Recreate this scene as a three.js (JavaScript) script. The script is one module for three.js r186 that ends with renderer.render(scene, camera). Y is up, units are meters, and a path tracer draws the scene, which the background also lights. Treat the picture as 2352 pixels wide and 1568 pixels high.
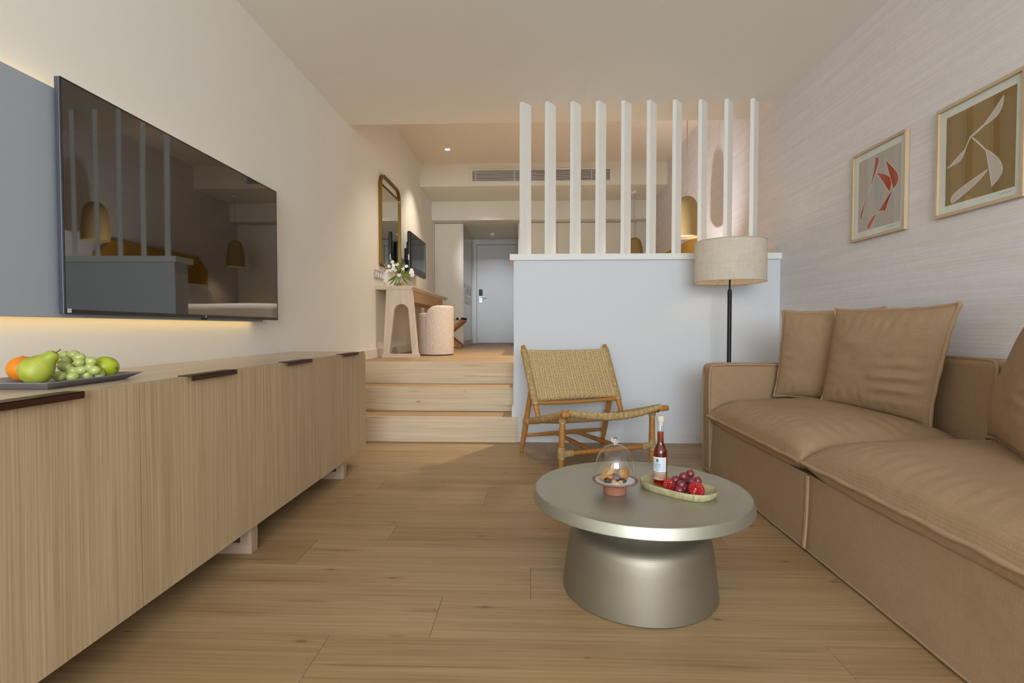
import * as THREE from 'three';
import { RoundedBoxGeometry } from 'three/addons/geometries/RoundedBoxGeometry.js';
import { mergeGeometries, toCreasedNormals, mergeVertices } from 'three/addons/utils/BufferGeometryUtils.js';
import { RectAreaLightUniformsLib } from 'three/addons/lights/RectAreaLightUniformsLib.js';

// ───────── camera, sky, daylight, exposure ─────────
const scene = new THREE.Scene();
const renderer = new THREE.WebGLRenderer({ antialias: true });
renderer.toneMapping = THREE.LinearToneMapping;
renderer.toneMappingExposure = 0.96;
renderer.shadowMap.enabled = true;
RectAreaLightUniformsLib.init();

const camera = new THREE.PerspectiveCamera(66.84, 1.5, 0.05, 80);   // focal length 1188 px on the 2352 px frame
camera.position.set(0, 0.95, 0);
camera.rotation.order = 'YXZ';
camera.rotation.set(-0.0267, 0.036, 0);
scene.add(camera);

scene.background = new THREE.Color(0.85, 0.95, 1.1);                // bright overcast sky outside the terrace window

function areaLight(w, h, color, intensity, pos, look) {
  const l = new THREE.RectAreaLight(color, intensity, w, h);
  l.position.set(...pos); l.lookAt(...look); scene.add(l); return l;
}
const DAY = new THREE.Color(0.86, 0.98, 1.10);
areaLight(2.8, 1.75, DAY, 15.0, [0.2, 1.75, 3.9], [0.2, 1.75, -3]);   // daylight entering through the terrace window

function point(color, intensity, pos, dist = 0) {
  const l = new THREE.PointLight(color, intensity, dist, 2); l.position.set(...pos); l.castShadow = true; scene.add(l); return l;
}
function spot(color, intensity, pos, target, angle, pen) {
  const l = new THREE.SpotLight(color, intensity, 0, angle, pen, 2);
  l.position.set(...pos); l.target.position.set(...target); l.castShadow = true; scene.add(l, l.target); return l;
}
const WARM = new THREE.Color(1.0, 0.69, 0.38), WARM2 = new THREE.Color(1.0, 0.66, 0.19);

// ───────── helpers ─────────
let seed = 7;
const rnd = () => { seed = (seed * 1664525 + 1013904223) >>> 0; return seed / 4294967296; };
const rr = (a, b) => a + (b - a) * rnd();
const V = (x, y, z) => new THREE.Vector3(x, y, z);
const used = new Map();
function numbered(n) { const k = used.get(n) || 0; used.set(n, k + 1); return k ? n + '_' + String(k).padStart(3, '0') : n; }
function tag(o, label, category, group) { o.userData.label = label; o.userData.category = category; if (group) o.userData.group = group; return o; }
const bases = new WeakMap();
const baseOf = o => (o && bases.get(o)) || V(0, 0, 0);
function thing(name, label, category, base = [0, 0, 0], group) {
  const o = new THREE.Group(); o.name = numbered(name); o.position.set(...base); scene.add(o); bases.set(o, V(...base));
  return tag(o, label, category, group);
}
// creases are found at 1 cm; small things are enlarged for it first
function creased(g, a) { g = g.clone().scale(200, 200, 200); g = toCreasedNormals(g, a); return g.scale(0.005, 0.005, 0.005); }
function norm(g) {
  g = g.index ? g.toNonIndexed() : g.clone();
  for (const k of Object.keys(g.attributes)) if (!['position', 'normal', 'uv'].includes(k)) g.deleteAttribute(k);
  if (!g.attributes.normal) g.computeVertexNormals();
  if (!g.attributes.uv) g.setAttribute('uv', new THREE.BufferAttribute(new Float32Array(g.attributes.position.count * 2), 2));
  g.morphAttributes = {}; return g;
}
function mg(list) { list = Array.isArray(list) ? list : [list]; return list.length === 1 ? norm(list[0]) : mergeGeometries(list.map(norm)); }
// a mesh built from geometry given in world coordinates, hung under its parent
function part(name, geoms, m, parent, label) {
  const g = mg(geoms), b = baseOf(parent); g.translate(-b.x, -b.y, -b.z);
  const o = new THREE.Mesh(g, m); o.name = name; bases.set(o, b); parent.add(o); if (label) o.userData.label = label; return o;
}
// a top-level thing that is a single mesh, its origin at base
function single(name, geoms, m, base, label, category, group) {
  const g = mg(geoms); g.translate(-base[0], -base[1], -base[2]);
  const o = new THREE.Mesh(g, m); o.name = numbered(name); o.position.set(...base); bases.set(o, V(...base)); scene.add(o);
  return tag(o, label, category, group);
}
function struct(name, geoms, m, label) {
  const o = geoms ? new THREE.Mesh(mg(geoms), m) : new THREE.Group(); o.name = name; o.userData.kind = 'structure'; if (label) o.userData.label = label; scene.add(o); return o;
}
function B(x0, x1, y0, y1, z0, z1, r = 0, seg = 2) {
  const w = Math.abs(x1 - x0), h = Math.abs(y1 - y0), d = Math.abs(z1 - z0);
  const g = r > 0 ? new RoundedBoxGeometry(w, h, d, seg, Math.min(r, w / 2.01, h / 2.01, d / 2.01)) : new THREE.BoxGeometry(w, h, d);
  g.translate((x0 + x1) / 2, (y0 + y1) / 2, (z0 + z1) / 2); return g;
}
// box-projected uv in metres; the grain (u) runs along the axis "along"
function uvBox(g, along = 'x', ou = 0, ov = 0) {
  g = norm(g); const p = g.attributes.position, n = g.attributes.normal, uv = g.attributes.uv, ax = ['x', 'y', 'z'], A = ax.indexOf(along);
  for (let i = 0; i < p.count; i += 3) {
    const s = [0, 0, 0];
    for (let k = 0; k < 3; k++) { s[0] += n.getX(i + k); s[1] += n.getY(i + k); s[2] += n.getZ(i + k); }
    const a = s.map(Math.abs), D = a.indexOf(Math.max(...a));
    let r = [0, 1, 2].filter(k => k !== D);
    if (r[1] === A) r = [r[1], r[0]]; else if (r[0] !== A && D === A) r = [r[0], r[1]];
    for (let k = 0; k < 3; k++) { const q = [p.getX(i + k), p.getY(i + k), p.getZ(i + k)]; uv.setXY(i + k, q[r[0]] + ou, q[r[1]] + ov); }
  }
  return g;
}
function scaleUV(g, su, sv) { const uv = g.attributes.uv; for (let i = 0; i < uv.count; i++) uv.setXY(i, uv.getX(i) * su, uv.getY(i) * sv); return g; }
function rod(p, q, prof, seg = 14) { // prof: radius, or [[t, r], ...]
  const L = p.distanceTo(q); if (typeof prof === 'number') prof = [[0, prof], [1, prof]];
  const pts = prof.map(([t, r]) => new THREE.Vector2(r, t * L));
  pts.unshift(new THREE.Vector2(0, pts[0].y)); pts.push(new THREE.Vector2(0, pts[pts.length - 1].y));
  let g = creased(new THREE.LatheGeometry(pts, seg), 0.7);
  g.applyQuaternion(new THREE.Quaternion().setFromUnitVectors(V(0, 1, 0), q.clone().sub(p).normalize())); g.translate(p.x, p.y, p.z);
  return g;
}
function sweep(curve, n, m, rf, closed = false) { // tube of varying radius rf(t, angle) with end caps
  const fr = curve.computeFrenetFrames(n, closed), pos = [], uv = [], idx = [], L = curve.getLength();
  for (let i = 0; i <= n; i++) {
    const t = i / n, c = curve.getPointAt(closed && i === n ? 0 : t), k = closed && i === n ? 0 : i;
    for (let j = 0; j <= m; j++) {
      const a = j / m * Math.PI * 2, r = rf(t, a), N = fr.normals[k], Bn = fr.binormals[k];
      pos.push(c.x + r * (Math.cos(a) * N.x + Math.sin(a) * Bn.x), c.y + r * (Math.cos(a) * N.y + Math.sin(a) * Bn.y), c.z + r * (Math.cos(a) * N.z + Math.sin(a) * Bn.z));
      uv.push(t * L, j / m);
    }
  }
  for (let i = 0; i < n; i++) for (let j = 0; j < m; j++) { const a = i * (m + 1) + j, b = a + m + 1; idx.push(a, a + 1, b, b, a + 1, b + 1); }
  if (!closed) for (const e of [0, n]) {
    const c = curve.getPointAt(e / n), ci = pos.length / 3; pos.push(c.x, c.y, c.z); uv.push(0, 0);
    for (let j = 0; j < m; j++) { const a = e * (m + 1) + j; e ? idx.push(ci, a, a + 1) : idx.push(ci, a + 1, a); }
  }
  const g = new THREE.BufferGeometry(); g.setAttribute('position', new THREE.Float32BufferAttribute(pos, 3)); g.setAttribute('uv', new THREE.Float32BufferAttribute(uv, 2)); g.setIndex(idx); g.computeVertexNormals(); return g;
}
const crv = (pts, closed = false) => new THREE.CatmullRomCurve3(pts.map(p => p.isVector3 ? p : V(...p)), closed, 'centripetal');
const tube = (pts, r, n = 24, m = 8, closed = false) => sweep(crv(pts, closed), n, m, () => r, closed);
function lathe(prof, seg = 48, crease = 0.6) { return creased(new THREE.LatheGeometry(prof.map(([r, y]) => new THREE.Vector2(r, y)), seg), crease); }
function grid(nu, nv, f, uvf) { // parametric sheet
  const pos = [], uv = [], idx = [];
  for (let j = 0; j <= nv; j++) for (let i = 0; i <= nu; i++) { const p = f(i / nu, j / nv); pos.push(p.x, p.y, p.z); const q = uvf ? uvf(i / nu, j / nv) : [i / nu, j / nv]; uv.push(q[0], q[1]); }
  for (let j = 0; j < nv; j++) for (let i = 0; i < nu; i++) { const a = j * (nu + 1) + i, b = a + nu + 1; idx.push(a, a + 1, b, b, a + 1, b + 1); }
  const g = new THREE.BufferGeometry(); g.setAttribute('position', new THREE.Float32BufferAttribute(pos, 3)); g.setAttribute('uv', new THREE.Float32BufferAttribute(uv, 2)); g.setIndex(idx); g.computeVertexNormals(); return g;
}
// noise
function hash(x, y, s) { let h = (x * 374761393 + y * 668265263 + s * 2147483647) | 0; h = Math.imul(h ^ (h >>> 13), 1274126177); h ^= h >>> 16; return (h >>> 0) / 4294967296; }
function vn(x, y, px, py, s = 0) {
  const xi = Math.floor(x), yi = Math.floor(y), fx = x - xi, fy = y - yi, u = fx * fx * (3 - 2 * fx), v = fy * fy * (3 - 2 * fy);
  const m = (a, p) => ((a % p) + p) % p, x0 = m(xi, px), x1 = m(xi + 1, px), y0 = m(yi, py), y1 = m(yi + 1, py);
  const a = hash(x0, y0, s), b = hash(x1, y0, s), c = hash(x0, y1, s), d = hash(x1, y1, s);
  return a + (b - a) * u + (c - a) * v + (a - b - c + d) * u * v;
}
function fbm(u, v, fx, fy, oct, s = 0) { let t = 0, a = 0.5, n = 0; for (let o = 0; o < oct; o++) { t += a * vn(u * fx, v * fy, fx, fy, s + o); n += a; a *= 0.5; fx *= 2; fy *= 2; } return t / n; }
function tex(w, h, fn, srgb = true, rep = [1, 1]) {
  const d = new Uint8Array(w * h * 4);
  for (let j = 0; j < h; j++) for (let i = 0; i < w; i++) { const c = fn(i / w, j / h), k = (j * w + i) * 4; d[k] = Math.max(0, Math.min(255, c[0])); d[k + 1] = Math.max(0, Math.min(255, c[1])); d[k + 2] = Math.max(0, Math.min(255, c[2])); d[k + 3] = 255; }
  const t = new THREE.DataTexture(d, w, h); t.wrapS = t.wrapT = THREE.RepeatWrapping; t.magFilter = THREE.LinearFilter; t.minFilter = THREE.LinearMipmapLinearFilter; t.generateMipmaps = true;
  if (srgb) t.colorSpace = THREE.SRGBColorSpace; t.repeat.set(...rep); t.needsUpdate = true; return t;
}
const lerp3 = (a, b, t) => [a[0] + (b[0] - a[0]) * t, a[1] + (b[1] - a[1]) * t, a[2] + (b[2] - a[2]) * t];
function canvasTex(w, h, draw) {
  const c = document.createElement('canvas'); c.width = w; c.height = h; draw(c.getContext('2d'), w, h);
  const t = new THREE.CanvasTexture(c); t.colorSpace = THREE.SRGBColorSpace; return t;
}
const std = (o) => new THREE.MeshStandardMaterial(o), phy = (o) => new THREE.MeshPhysicalMaterial(o);

// ───────── textures and materials ─────────
// uv is in metres everywhere; repeat = 1 / tile size
function knots(n, s) { const k = []; let q = s; const r = () => { q = (q * 1103515245 + 12345) & 0x7fffffff; return q / 0x7fffffff; }; for (let i = 0; i < n; i++) k.push([r(), r(), 0.3 + r() * 0.9]); return k; }
const KN = knots(20, 99);
const floorWood = (A, Bc, K) => (u, v) => {
  let w = v + 0.010 * (fbm(u, v, 3, 4, 3, 5) - 0.5), dark = 0;
  for (const [ku, kv, ks] of KN) {
    let du = u - ku, dv = v - kv; du -= Math.round(du); dv -= Math.round(dv);
    const e = (du * 3 / 0.026 / ks) ** 2, f = (dv * 1.5 / 0.007 / ks) ** 2; w += 0.004 * ks * Math.sign(dv || 1) * Math.exp(-e * 0.25 - f * 0.05);
    dark += 0.85 * Math.exp(-e * 3 - f * 1.2) + 0.35 * Math.exp(-e * 0.15 - f * 6);
  }
  const a = fbm(u, w, 4, 34, 4, 11), b = fbm(u, w, 8, 380, 2, 21), c = fbm(u, v, 3, 5, 2, 31);
  const crack = Math.max(0, fbm(u, w, 7, 60, 2, 41) - 0.76) * 2.4;
  const t = Math.min(1, Math.max(0, 0.5 + (a - 0.5) * 0.72 + (b - 0.5) * 0.95 + (c - 0.5) * 0.28));
  return lerp3(lerp3(A, Bc, t), K, Math.min(0.75, dark + crack));
};
const floorTex = tex(2048, 1024, floorWood([152, 123, 86], [183, 154, 114], [108, 82, 52]), true, [1 / 3, 1 / 1.5]);
const stepTex = tex(1024, 512, floorWood([206, 182, 146], [234, 213, 181], [150, 118, 82]), true, [1 / 3, 1 / 1.5]);
const oakTex = tex(1024, 1024, (u, v) => {          // u along the grain
  const w = v + 0.012 * (fbm(u, v, 2, 3, 2, 3) - 0.5);
  const a = fbm(u, w, 2, 22, 3, 13), b = fbm(u, w, 4, 300, 2, 23), p = vn(u * 10, w * 420, 10, 420, 33);
  let t = 0.55 + (a - 0.5) * 0.7 + (b - 0.5) * 1.1; if (p > 0.80) t -= (p - 0.80) * 1.6;
  return lerp3([170, 145, 110], [202, 178, 142], Math.min(1, Math.max(0, t)));
}, true, [1 / 1.4, 1 / 0.9]);
const paleOakTex = tex(512, 512, (u, v) => {
  const a = fbm(u, v, 2, 20, 3, 15), b = fbm(u, v, 5, 140, 3, 25); const t = 0.5 + (a - 0.5) * 0.8 + (b - 0.5) * 0.8;
  return lerp3([204, 182, 158], [232, 216, 196], Math.min(1, Math.max(0, t)));
}, true, [1 / 1.0, 1 / 0.6]);
function weave(n, w, h, slub, c0, c1, s, twill = false) { // n threads across the tile
  const f = (u, v) => {
    const x = u * n, y = v * n, xi = Math.floor(x), yi = Math.floor(y), fx = x - xi - 0.5, fy = y - yi - 0.5;
    const over = twill ? ((xi + yi) % 4 < 2) : ((xi + yi) % 2 === 0);
    const hgt = over ? 1 - fy * fy * 3.2 : 1 - fx * fx * 3.2 - 0.12;
    const sl = slub * ((over ? fbm(u, v, 6, n, 1, s) : fbm(u, v, n, 6, 1, s + 3)) - 0.5);
    return [hgt, sl];
  };
  const map = tex(w, h, (u, v) => { const [a, b] = f(u, v); const t = Math.min(1, Math.max(0, 0.25 + a * 0.45 + b + (fbm(u, v, 5, 5, 3, s + 8) - 0.5) * (twill ? 0.10 : 0.2))); return lerp3(c0, c1, t); });
  const bump = tex(w, h, (u, v) => { const [a, b] = f(u, v); const g = 255 * Math.max(0, Math.min(1, a * 0.7 + b * 0.5 + 0.1)); return [g, g, g]; }, false);
  return [map, bump];
}
const [fabMap, fabBump] = weave(72, 576, 576, 0.22, [146, 117, 87], [198, 166, 130], 51, true);
const fabRep = [1 / 0.17, 1 / 0.17]; fabMap.repeat.set(...fabRep); fabBump.repeat.set(...fabRep);
const [linMap, linBump] = weave(110, 512, 512, 0.6, [192, 182, 164], [238, 230, 215], 71);
linMap.repeat.set(1 / 0.22, 1 / 0.22); linBump.repeat.set(1 / 0.22, 1 / 0.22);
const paperMap = tex(1024, 1024, (u, v) => {  // u runs along the wall, v up
  const a = fbm(u, v, 4, 210, 2, 61), b = fbm(u, v, 60, 40, 2, 63), c = fbm(u, v, 3, 40, 2, 65);
  const t = 0.5 + (a - 0.5) * 1.0 + (b - 0.5) * 0.35 + (c - 0.5) * 0.25; return lerp3([222, 215, 213], [237, 231, 230], Math.min(1, Math.max(0, t)));
}, true, [1 / 1.6, 1 / 1.2]);
const paperBump = tex(512, 1024, (u, v) => { const g = 255 * (0.6 * fbm(u, v, 4, 210, 2, 61) + 0.4 * fbm(u, v, 80, 120, 1, 67)); return [g, g, g]; }, false, [1 / 1.6, 1 / 1.2]);
const boucleMap = tex(512, 512, (u, v) => { const t = fbm(u, v, 48, 48, 3, 81); const k = fbm(u, v, 90, 90, 1, 84); return lerp3([200, 178, 160], [230, 216, 202], Math.min(1, Math.max(0, (t - 0.5) * 2.2 + 0.55 + (k - 0.5) * 0.5))); }, true, [1 / 0.20, 1 / 0.20]);
const boucleBump = tex(256, 256, (u, v) => { const g = 255 * fbm(u, v, 30, 30, 2, 91); return [g, g, g]; }, false, [1 / 0.25, 1 / 0.25]);
const ringBump = tex(64, 512, (u, v) => { const g = 255 * fbm(u, v, 2, 160, 3, 101); return [g, g, g]; }, false);
const ringRough = tex(64, 512, (u, v) => { const g = 255 * (0.88 + 0.16 * (fbm(u, v, 2, 110, 3, 103) - 0.5)); return [g, g, g]; }, false);
const ropeMap = tex(128, 128, (u, v) => { const t = 0.5 + 0.5 * Math.sin((u * 24 + v * 2) * Math.PI * 2) * 0.6 + (fbm(u, v, 12, 12, 2, 111) - 0.5) * 0.8; return lerp3([150, 118, 70], [220, 190, 136], Math.min(1, Math.max(0, t))); }, true, [8, 1]);
const ceramicTex = tex(256, 256, (u, v) => { const t = fbm(u, v, 60, 4, 3, 121); const k = fbm(u, v, 9, 9, 3, 123); return lerp3([158, 146, 104], [192, 182, 140], Math.min(1, Math.max(0, 0.5 + (t - 0.5) * 1.2 + (k - 0.5) * 0.8))); });

const M = {
  wall: std({ color: 0xeeebe1, roughness: 0.92 }),
  ceil: std({ color: 0xf0eee7, roughness: 0.94 }),
  partition: std({ color: 0xe2e4e7, roughness: 0.85 }),
  slat: std({ color: 0xf3f1ea, roughness: 0.55 }),
  bedCeil: std({ color: 0xeee2d4, roughness: 0.94 }),
  beam: std({ color: 0xf0ecde, roughness: 0.9 }),
  base: std({ color: 0xe2d8cc, roughness: 0.6 }),
  whiteBase: std({ color: 0xe4e4e6, roughness: 0.6 }),
  paper: std({ map: paperMap, bumpMap: paperBump, bumpScale: 0.0005, roughness: 0.85 }),
  floor: std({ map: floorTex, roughness: 0.46 }),
  floorB: std({ map: floorTex, color: 0xf8f5f1, roughness: 0.46 }),
  floorC: std({ map: floorTex, color: 0xf3efe9, roughness: 0.48 }),
  riser: std({ map: stepTex, color: 0xffffff, roughness: 0.55 }),
  sub: std({ color: 0x4a3524, roughness: 0.9 }),
  oak: std({ map: oakTex, roughness: 0.55 }),
  paleOak: std({ map: paleOakTex, roughness: 0.5 }),
  legOak: std({ map: paleOakTex, color: 0xcabdb2, roughness: 0.5 }),
  cabTop: std({ map: paleOakTex, color: 0xf2ece2, roughness: 0.30 }),
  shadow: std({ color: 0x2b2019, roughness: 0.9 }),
  bronze: std({ color: 0x4a2c1c, roughness: 0.42, metalness: 0.55 }),
  fabric: std({ map: fabMap, bumpMap: fabBump, bumpScale: 0.0012, roughness: 0.95 }),
  fabricPipe: std({ map: fabMap, color: 0xffffff, roughness: 0.95 }),
  linen: phy({ map: linMap, bumpMap: linBump, bumpScale: 0.0006, roughness: 0.95, transmission: 0.14, thickness: 0 }),
  boucle: std({ map: boucleMap, bumpMap: boucleBump, bumpScale: 0.002, roughness: 1 }),
  black: std({ color: 0x1c1b1b, roughness: 0.45, metalness: 0.3 }),
  tvBody: std({ color: 0x5c5c64, roughness: 0.42, metalness: 0.55 }),
  screen: phy({ color: 0x050403, roughness: 0.025, ior: 1.9, clearcoat: 0.6, clearcoatRoughness: 0.02 }),
  tvPlastic: std({ color: 0x1f1d1c, roughness: 0.35 }),
  bluePanel: std({ color: 0xa2a9af, roughness: 0.7 }),
  white: std({ color: 0xeeeeec, roughness: 0.5 }),
  steel: std({ color: 0xb9bdc0, roughness: 0.3, metalness: 0.9 }),
  brass: std({ color: 0x86692c, roughness: 0.45, metalness: 0.7 }),
  mirror: std({ color: 0xdfe2dc, roughness: 0.01, metalness: 1 }),
  metal: std({ color: 0x958d7c, roughness: 0.56, metalness: 0.78, roughnessMap: ringRough, bumpMap: ringBump, bumpScale: 0.00002 }),
  metalTop: std({ color: 0xaeac9d, roughness: 0.42, metalness: 0.75 }),
  teak: std({ map: oakTex, color: 0xffcc84, roughness: 0.45 }),
  cordDark: std({ color: 0xa98a54, roughness: 0.95 }),
  rope: std({ map: ropeMap, roughness: 0.95 }),
  stitch: std({ color: 0xd8bd8c, roughness: 0.95 }),
  terracotta: std({ color: 0x96604a, roughness: 0.8 }),
  plate: std({ color: 0xe9edf0, roughness: 0.75 }),
  glass: phy({ color: 0xffffff, roughness: 0, transmission: 1, thickness: 0, ior: 1.5 }),
  domeGlass: phy({ color: 0xffffff, roughness: 0, transmission: 1, thickness: 0, ior: 1.8 }),
  solidGlass: phy({ color: 0xffffff, roughness: 0, transmission: 1, thickness: 0.02, ior: 1.5 }),
  ceramic: std({ map: ceramicTex, roughness: 0.55 }),
  slate: std({ color: 0x848286, roughness: 0.5 }),
  grey: std({ color: 0xb6aea4, roughness: 0.35 }),
  door: std({ color: 0xd9dbdb, roughness: 0.55 }),
  linenWhite: std({ color: 0xf2f0ee, roughness: 0.9 }),
  mustard: std({ color: 0xb98a34, roughness: 0.9 }),
  pendant: std({ color: 0xa58a58, roughness: 0.85, side: THREE.DoubleSide }),
  artFrame: std({ map: paleOakTex, color: 0xf0e8d6, roughness: 0.5 }),
  leaf: std({ color: 0x55752c, roughness: 0.5 }), leaf2: std({ color: 0x7f8f35, roughness: 0.5 }),
  petal: std({ color: 0xf6f5f2, roughness: 0.7 }), bud: std({ color: 0xe0d583, roughness: 0.7 }),
  glowWarm: std({ color: 0xffe2b0, emissive: new THREE.Color(1, 0.72, 0.36), emissiveIntensity: 1.6 }),
  glowWhite: std({ color: 0xffffff, emissive: new THREE.Color(1, 0.95, 0.86), emissiveIntensity: 2.2 }),
};

// ───────── the room ─────────
const XL = -1.665, XR = 2.02, CEIL = 2.80, UF = 0.627, ZB = 4.0, ZP = -4.28, ZE = -4.72;
{
  const subfloor = struct('floor', B(XL - 0.2, XR + 0.2, -0.12, -0.0065, ZB + 0.2, -4.9), M.sub);
  subfloor.userData.label = 'oak plank floor';
  // planks run across the room; the end joints in view stand where the photograph has them
  const W = 0.236, z0 = -1.79, joints = { 0: 0.0, 1: -0.31, 2: -0.62, '-1': 0.55, '-2': -0.64, '-3': 0.25, '-4': -0.25, '-5': 0.6, '-6': -0.8 };
  for (let k = -10; k < 28; k++) {
    const za = z0 + W * (k), zb = za - W; let lo = Math.max(zb, -4.36), hi = Math.min(za, ZB);
    if (hi - lo < 0.02) continue;
    const L = 1.5; let j = joints[k]; if (j === undefined) j = rr(-0.7, 0.8);
    const cuts = []; for (let x = j - 3 * L; x < XR + L; x += L) cuts.push(x);
    for (let i = 0; i + 1 < cuts.length; i++) {
      const a = Math.max(cuts[i] + 0.0006, XL), b = Math.min(cuts[i + 1] - 0.0006, XR); if (b - a < 0.03) continue;
      const g = uvBox(B(a, b, -0.0065, rr(-0.0003, 0), lo + 0.0006, hi - 0.0006), 'x', rnd() * 3, rnd() * 1.5);
      const m = [M.floor, M.floor, M.floorB, M.floorC][Math.floor(rnd() * 4)];
      const o = new THREE.Mesh(g, m); o.name = 'floor_plank'; subfloor.add(o);
    }
  }
  struct('floor_raised', [uvBox(B(XL - 0.2, XR + 0.2, 0.45, UF, -4.895, -10.9), 'x', 0.4, 0.3), uvBox(B(-0.14, XR, 0.45, UF, -4.44, -4.895), 'x', 0.4, 0.3)], M.floorB, 'raised oak floor above the steps');
  const st = struct('stairs', null, null, 'three pale oak steps up to the bedroom');
  const H = UF / 3, zs = [-4.262, -4.575, -4.885], xr = [-0.105, -0.157, -0.157];
  for (let i = 0; i < 3; i++) {
    part('riser', uvBox(B(XL, xr[i], i * H, (i + 1) * H - (i < 2 ? 0.0 : 0), zs[i], zs[i] - 0.018), 'x', i * 0.83 + 0.2, i * 0.37), M.riser, st);
    if (i < 2) part('tread', uvBox(B(XL, -0.157, (i + 1) * H - 0.02, (i + 1) * H - 0.001, zs[i] - 0.018, zs[i + 1]), 'x', i, 0.9), M.floor, st);
    part('stringer_block', B(XL, -0.157, i * H - (i ? 0.02 : 0), (i + 1) * H - 0.021, zs[i] - 0.02, -4.895), M.sub, st);
  }
}
struct('wall_left', B(XL - 0.2, XL, -0.1, 3.7, ZB + 0.2, -10.9), M.wall);
struct('wall_right', uvBox(B(XR, XR + 0.2, -0.1, 3.7, ZB + 0.2, -10.9), 'z'), M.paper);
{
  // wall at the terrace end, with its wide window
  const x0 = -1.25, x1 = 1.65, y0 = 0.8, y1 = 2.7;
  struct('wall_front', [B(XL, x0, 0, CEIL, ZB, ZB + 0.2), B(x1, XR, 0, CEIL, ZB, ZB + 0.2), B(x0, x1, 0, y0, ZB, ZB + 0.2), B(x0, x1, y1, CEIL, ZB, ZB + 0.2)], M.wall);
  const w = struct('window_1', null, null, 'wide terrace window');
  const f = 0.05, F = [B(x0, x1, y0, y0 + f, ZB + 0.05, ZB + 0.12), B(x0, x1, y1 - f, y1, ZB + 0.05, ZB + 0.12)];
  for (const x of [x0, (x0 + x1) / 2 - f / 2, x1 - f]) F.push(B(x, x + f, y0 + f, y1 - f, ZB + 0.05, ZB + 0.12));
  part('window_frame', F, M.white, w);
  for (const [a, b] of [[x0 + f, (x0 + x1) / 2 - f / 2], [(x0 + x1) / 2 + f / 2, x1 - f]]) { const g = new THREE.PlaneGeometry(b - a, y1 - y0 - 2 * f); g.translate((a + b) / 2, (y0 + y1) / 2, ZB + 0.085); part('pane', g, M.glass, w); }
}
struct('ceiling', B(XL - 0.2, XR + 0.2, CEIL, 3.7, ZB + 0.2, ZE), M.ceil);
struct('ceiling_bedroom', B(XL, XR, 3.41, 3.7, ZE, -7.79), M.bedCeil);
struct('trim_1', B(XL, XR, 3.07, 3.7, -7.79, -8.72), M.beam, 'dropped bulkhead with the air vent');
struct('trim_2', B(XL, XR, 2.757, 3.7, -8.72, -10.9), M.beam, 'lower bulkhead above the entrance corridor');
struct('wall_back', [B(XL, XR, 0.5, 2.76, -10.62, -10.9)], M.wall);
// baseboards
struct('baseboard_left', [B(XL, XL + 0.014, UF, UF + 0.095, -4.9, -8.94, 0.003)], M.base);
struct('baseboard_lower_left', [B(XL, XL + 0.014, 0, 0.09, ZB, -4.26, 0.003)], M.base);
{
  const p = struct('wall_partition', B(-0.14, XR, 0, 1.505, ZP, -4.44), M.partition, 'white half-height partition wall');
  part('partition_cap', B(-0.172, XR, 1.503, 1.553, -4.25, -4.47, 0.003), M.slat, p);
  for (let i = 0; i < 10; i++) {          // ten upright slats, each turned 40 degrees
    const a = 40.4 * Math.PI / 180, w = 0.112, t = 0.032, fx = -0.069 + i * 0.2077, fz = -4.285;
    const g = new RoundedBoxGeometry(w, CEIL - 1.553, t, 1, 0.002); g.translate(w / 2, 0, -t / 2); g.rotateY(Math.PI / 2 - a); g.translate(fx, (CEIL + 1.553) / 2, fz);
    part('slat', g, M.slat, p);
  }
  struct('baseboard_partition', [B(-0.14, XR, 0, 0.082, ZP, ZP + 0.012, 0.003)], M.whiteBase);
  const H = UF / 3;
  struct('baseboard_stairs', [B(-0.156, -0.14, 0, H + 0.085, -4.281, -4.5745), B(-0.156, -0.14, 0, 2 * H + 0.085, -4.575, -4.8845)], M.whiteBase);
}
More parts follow.
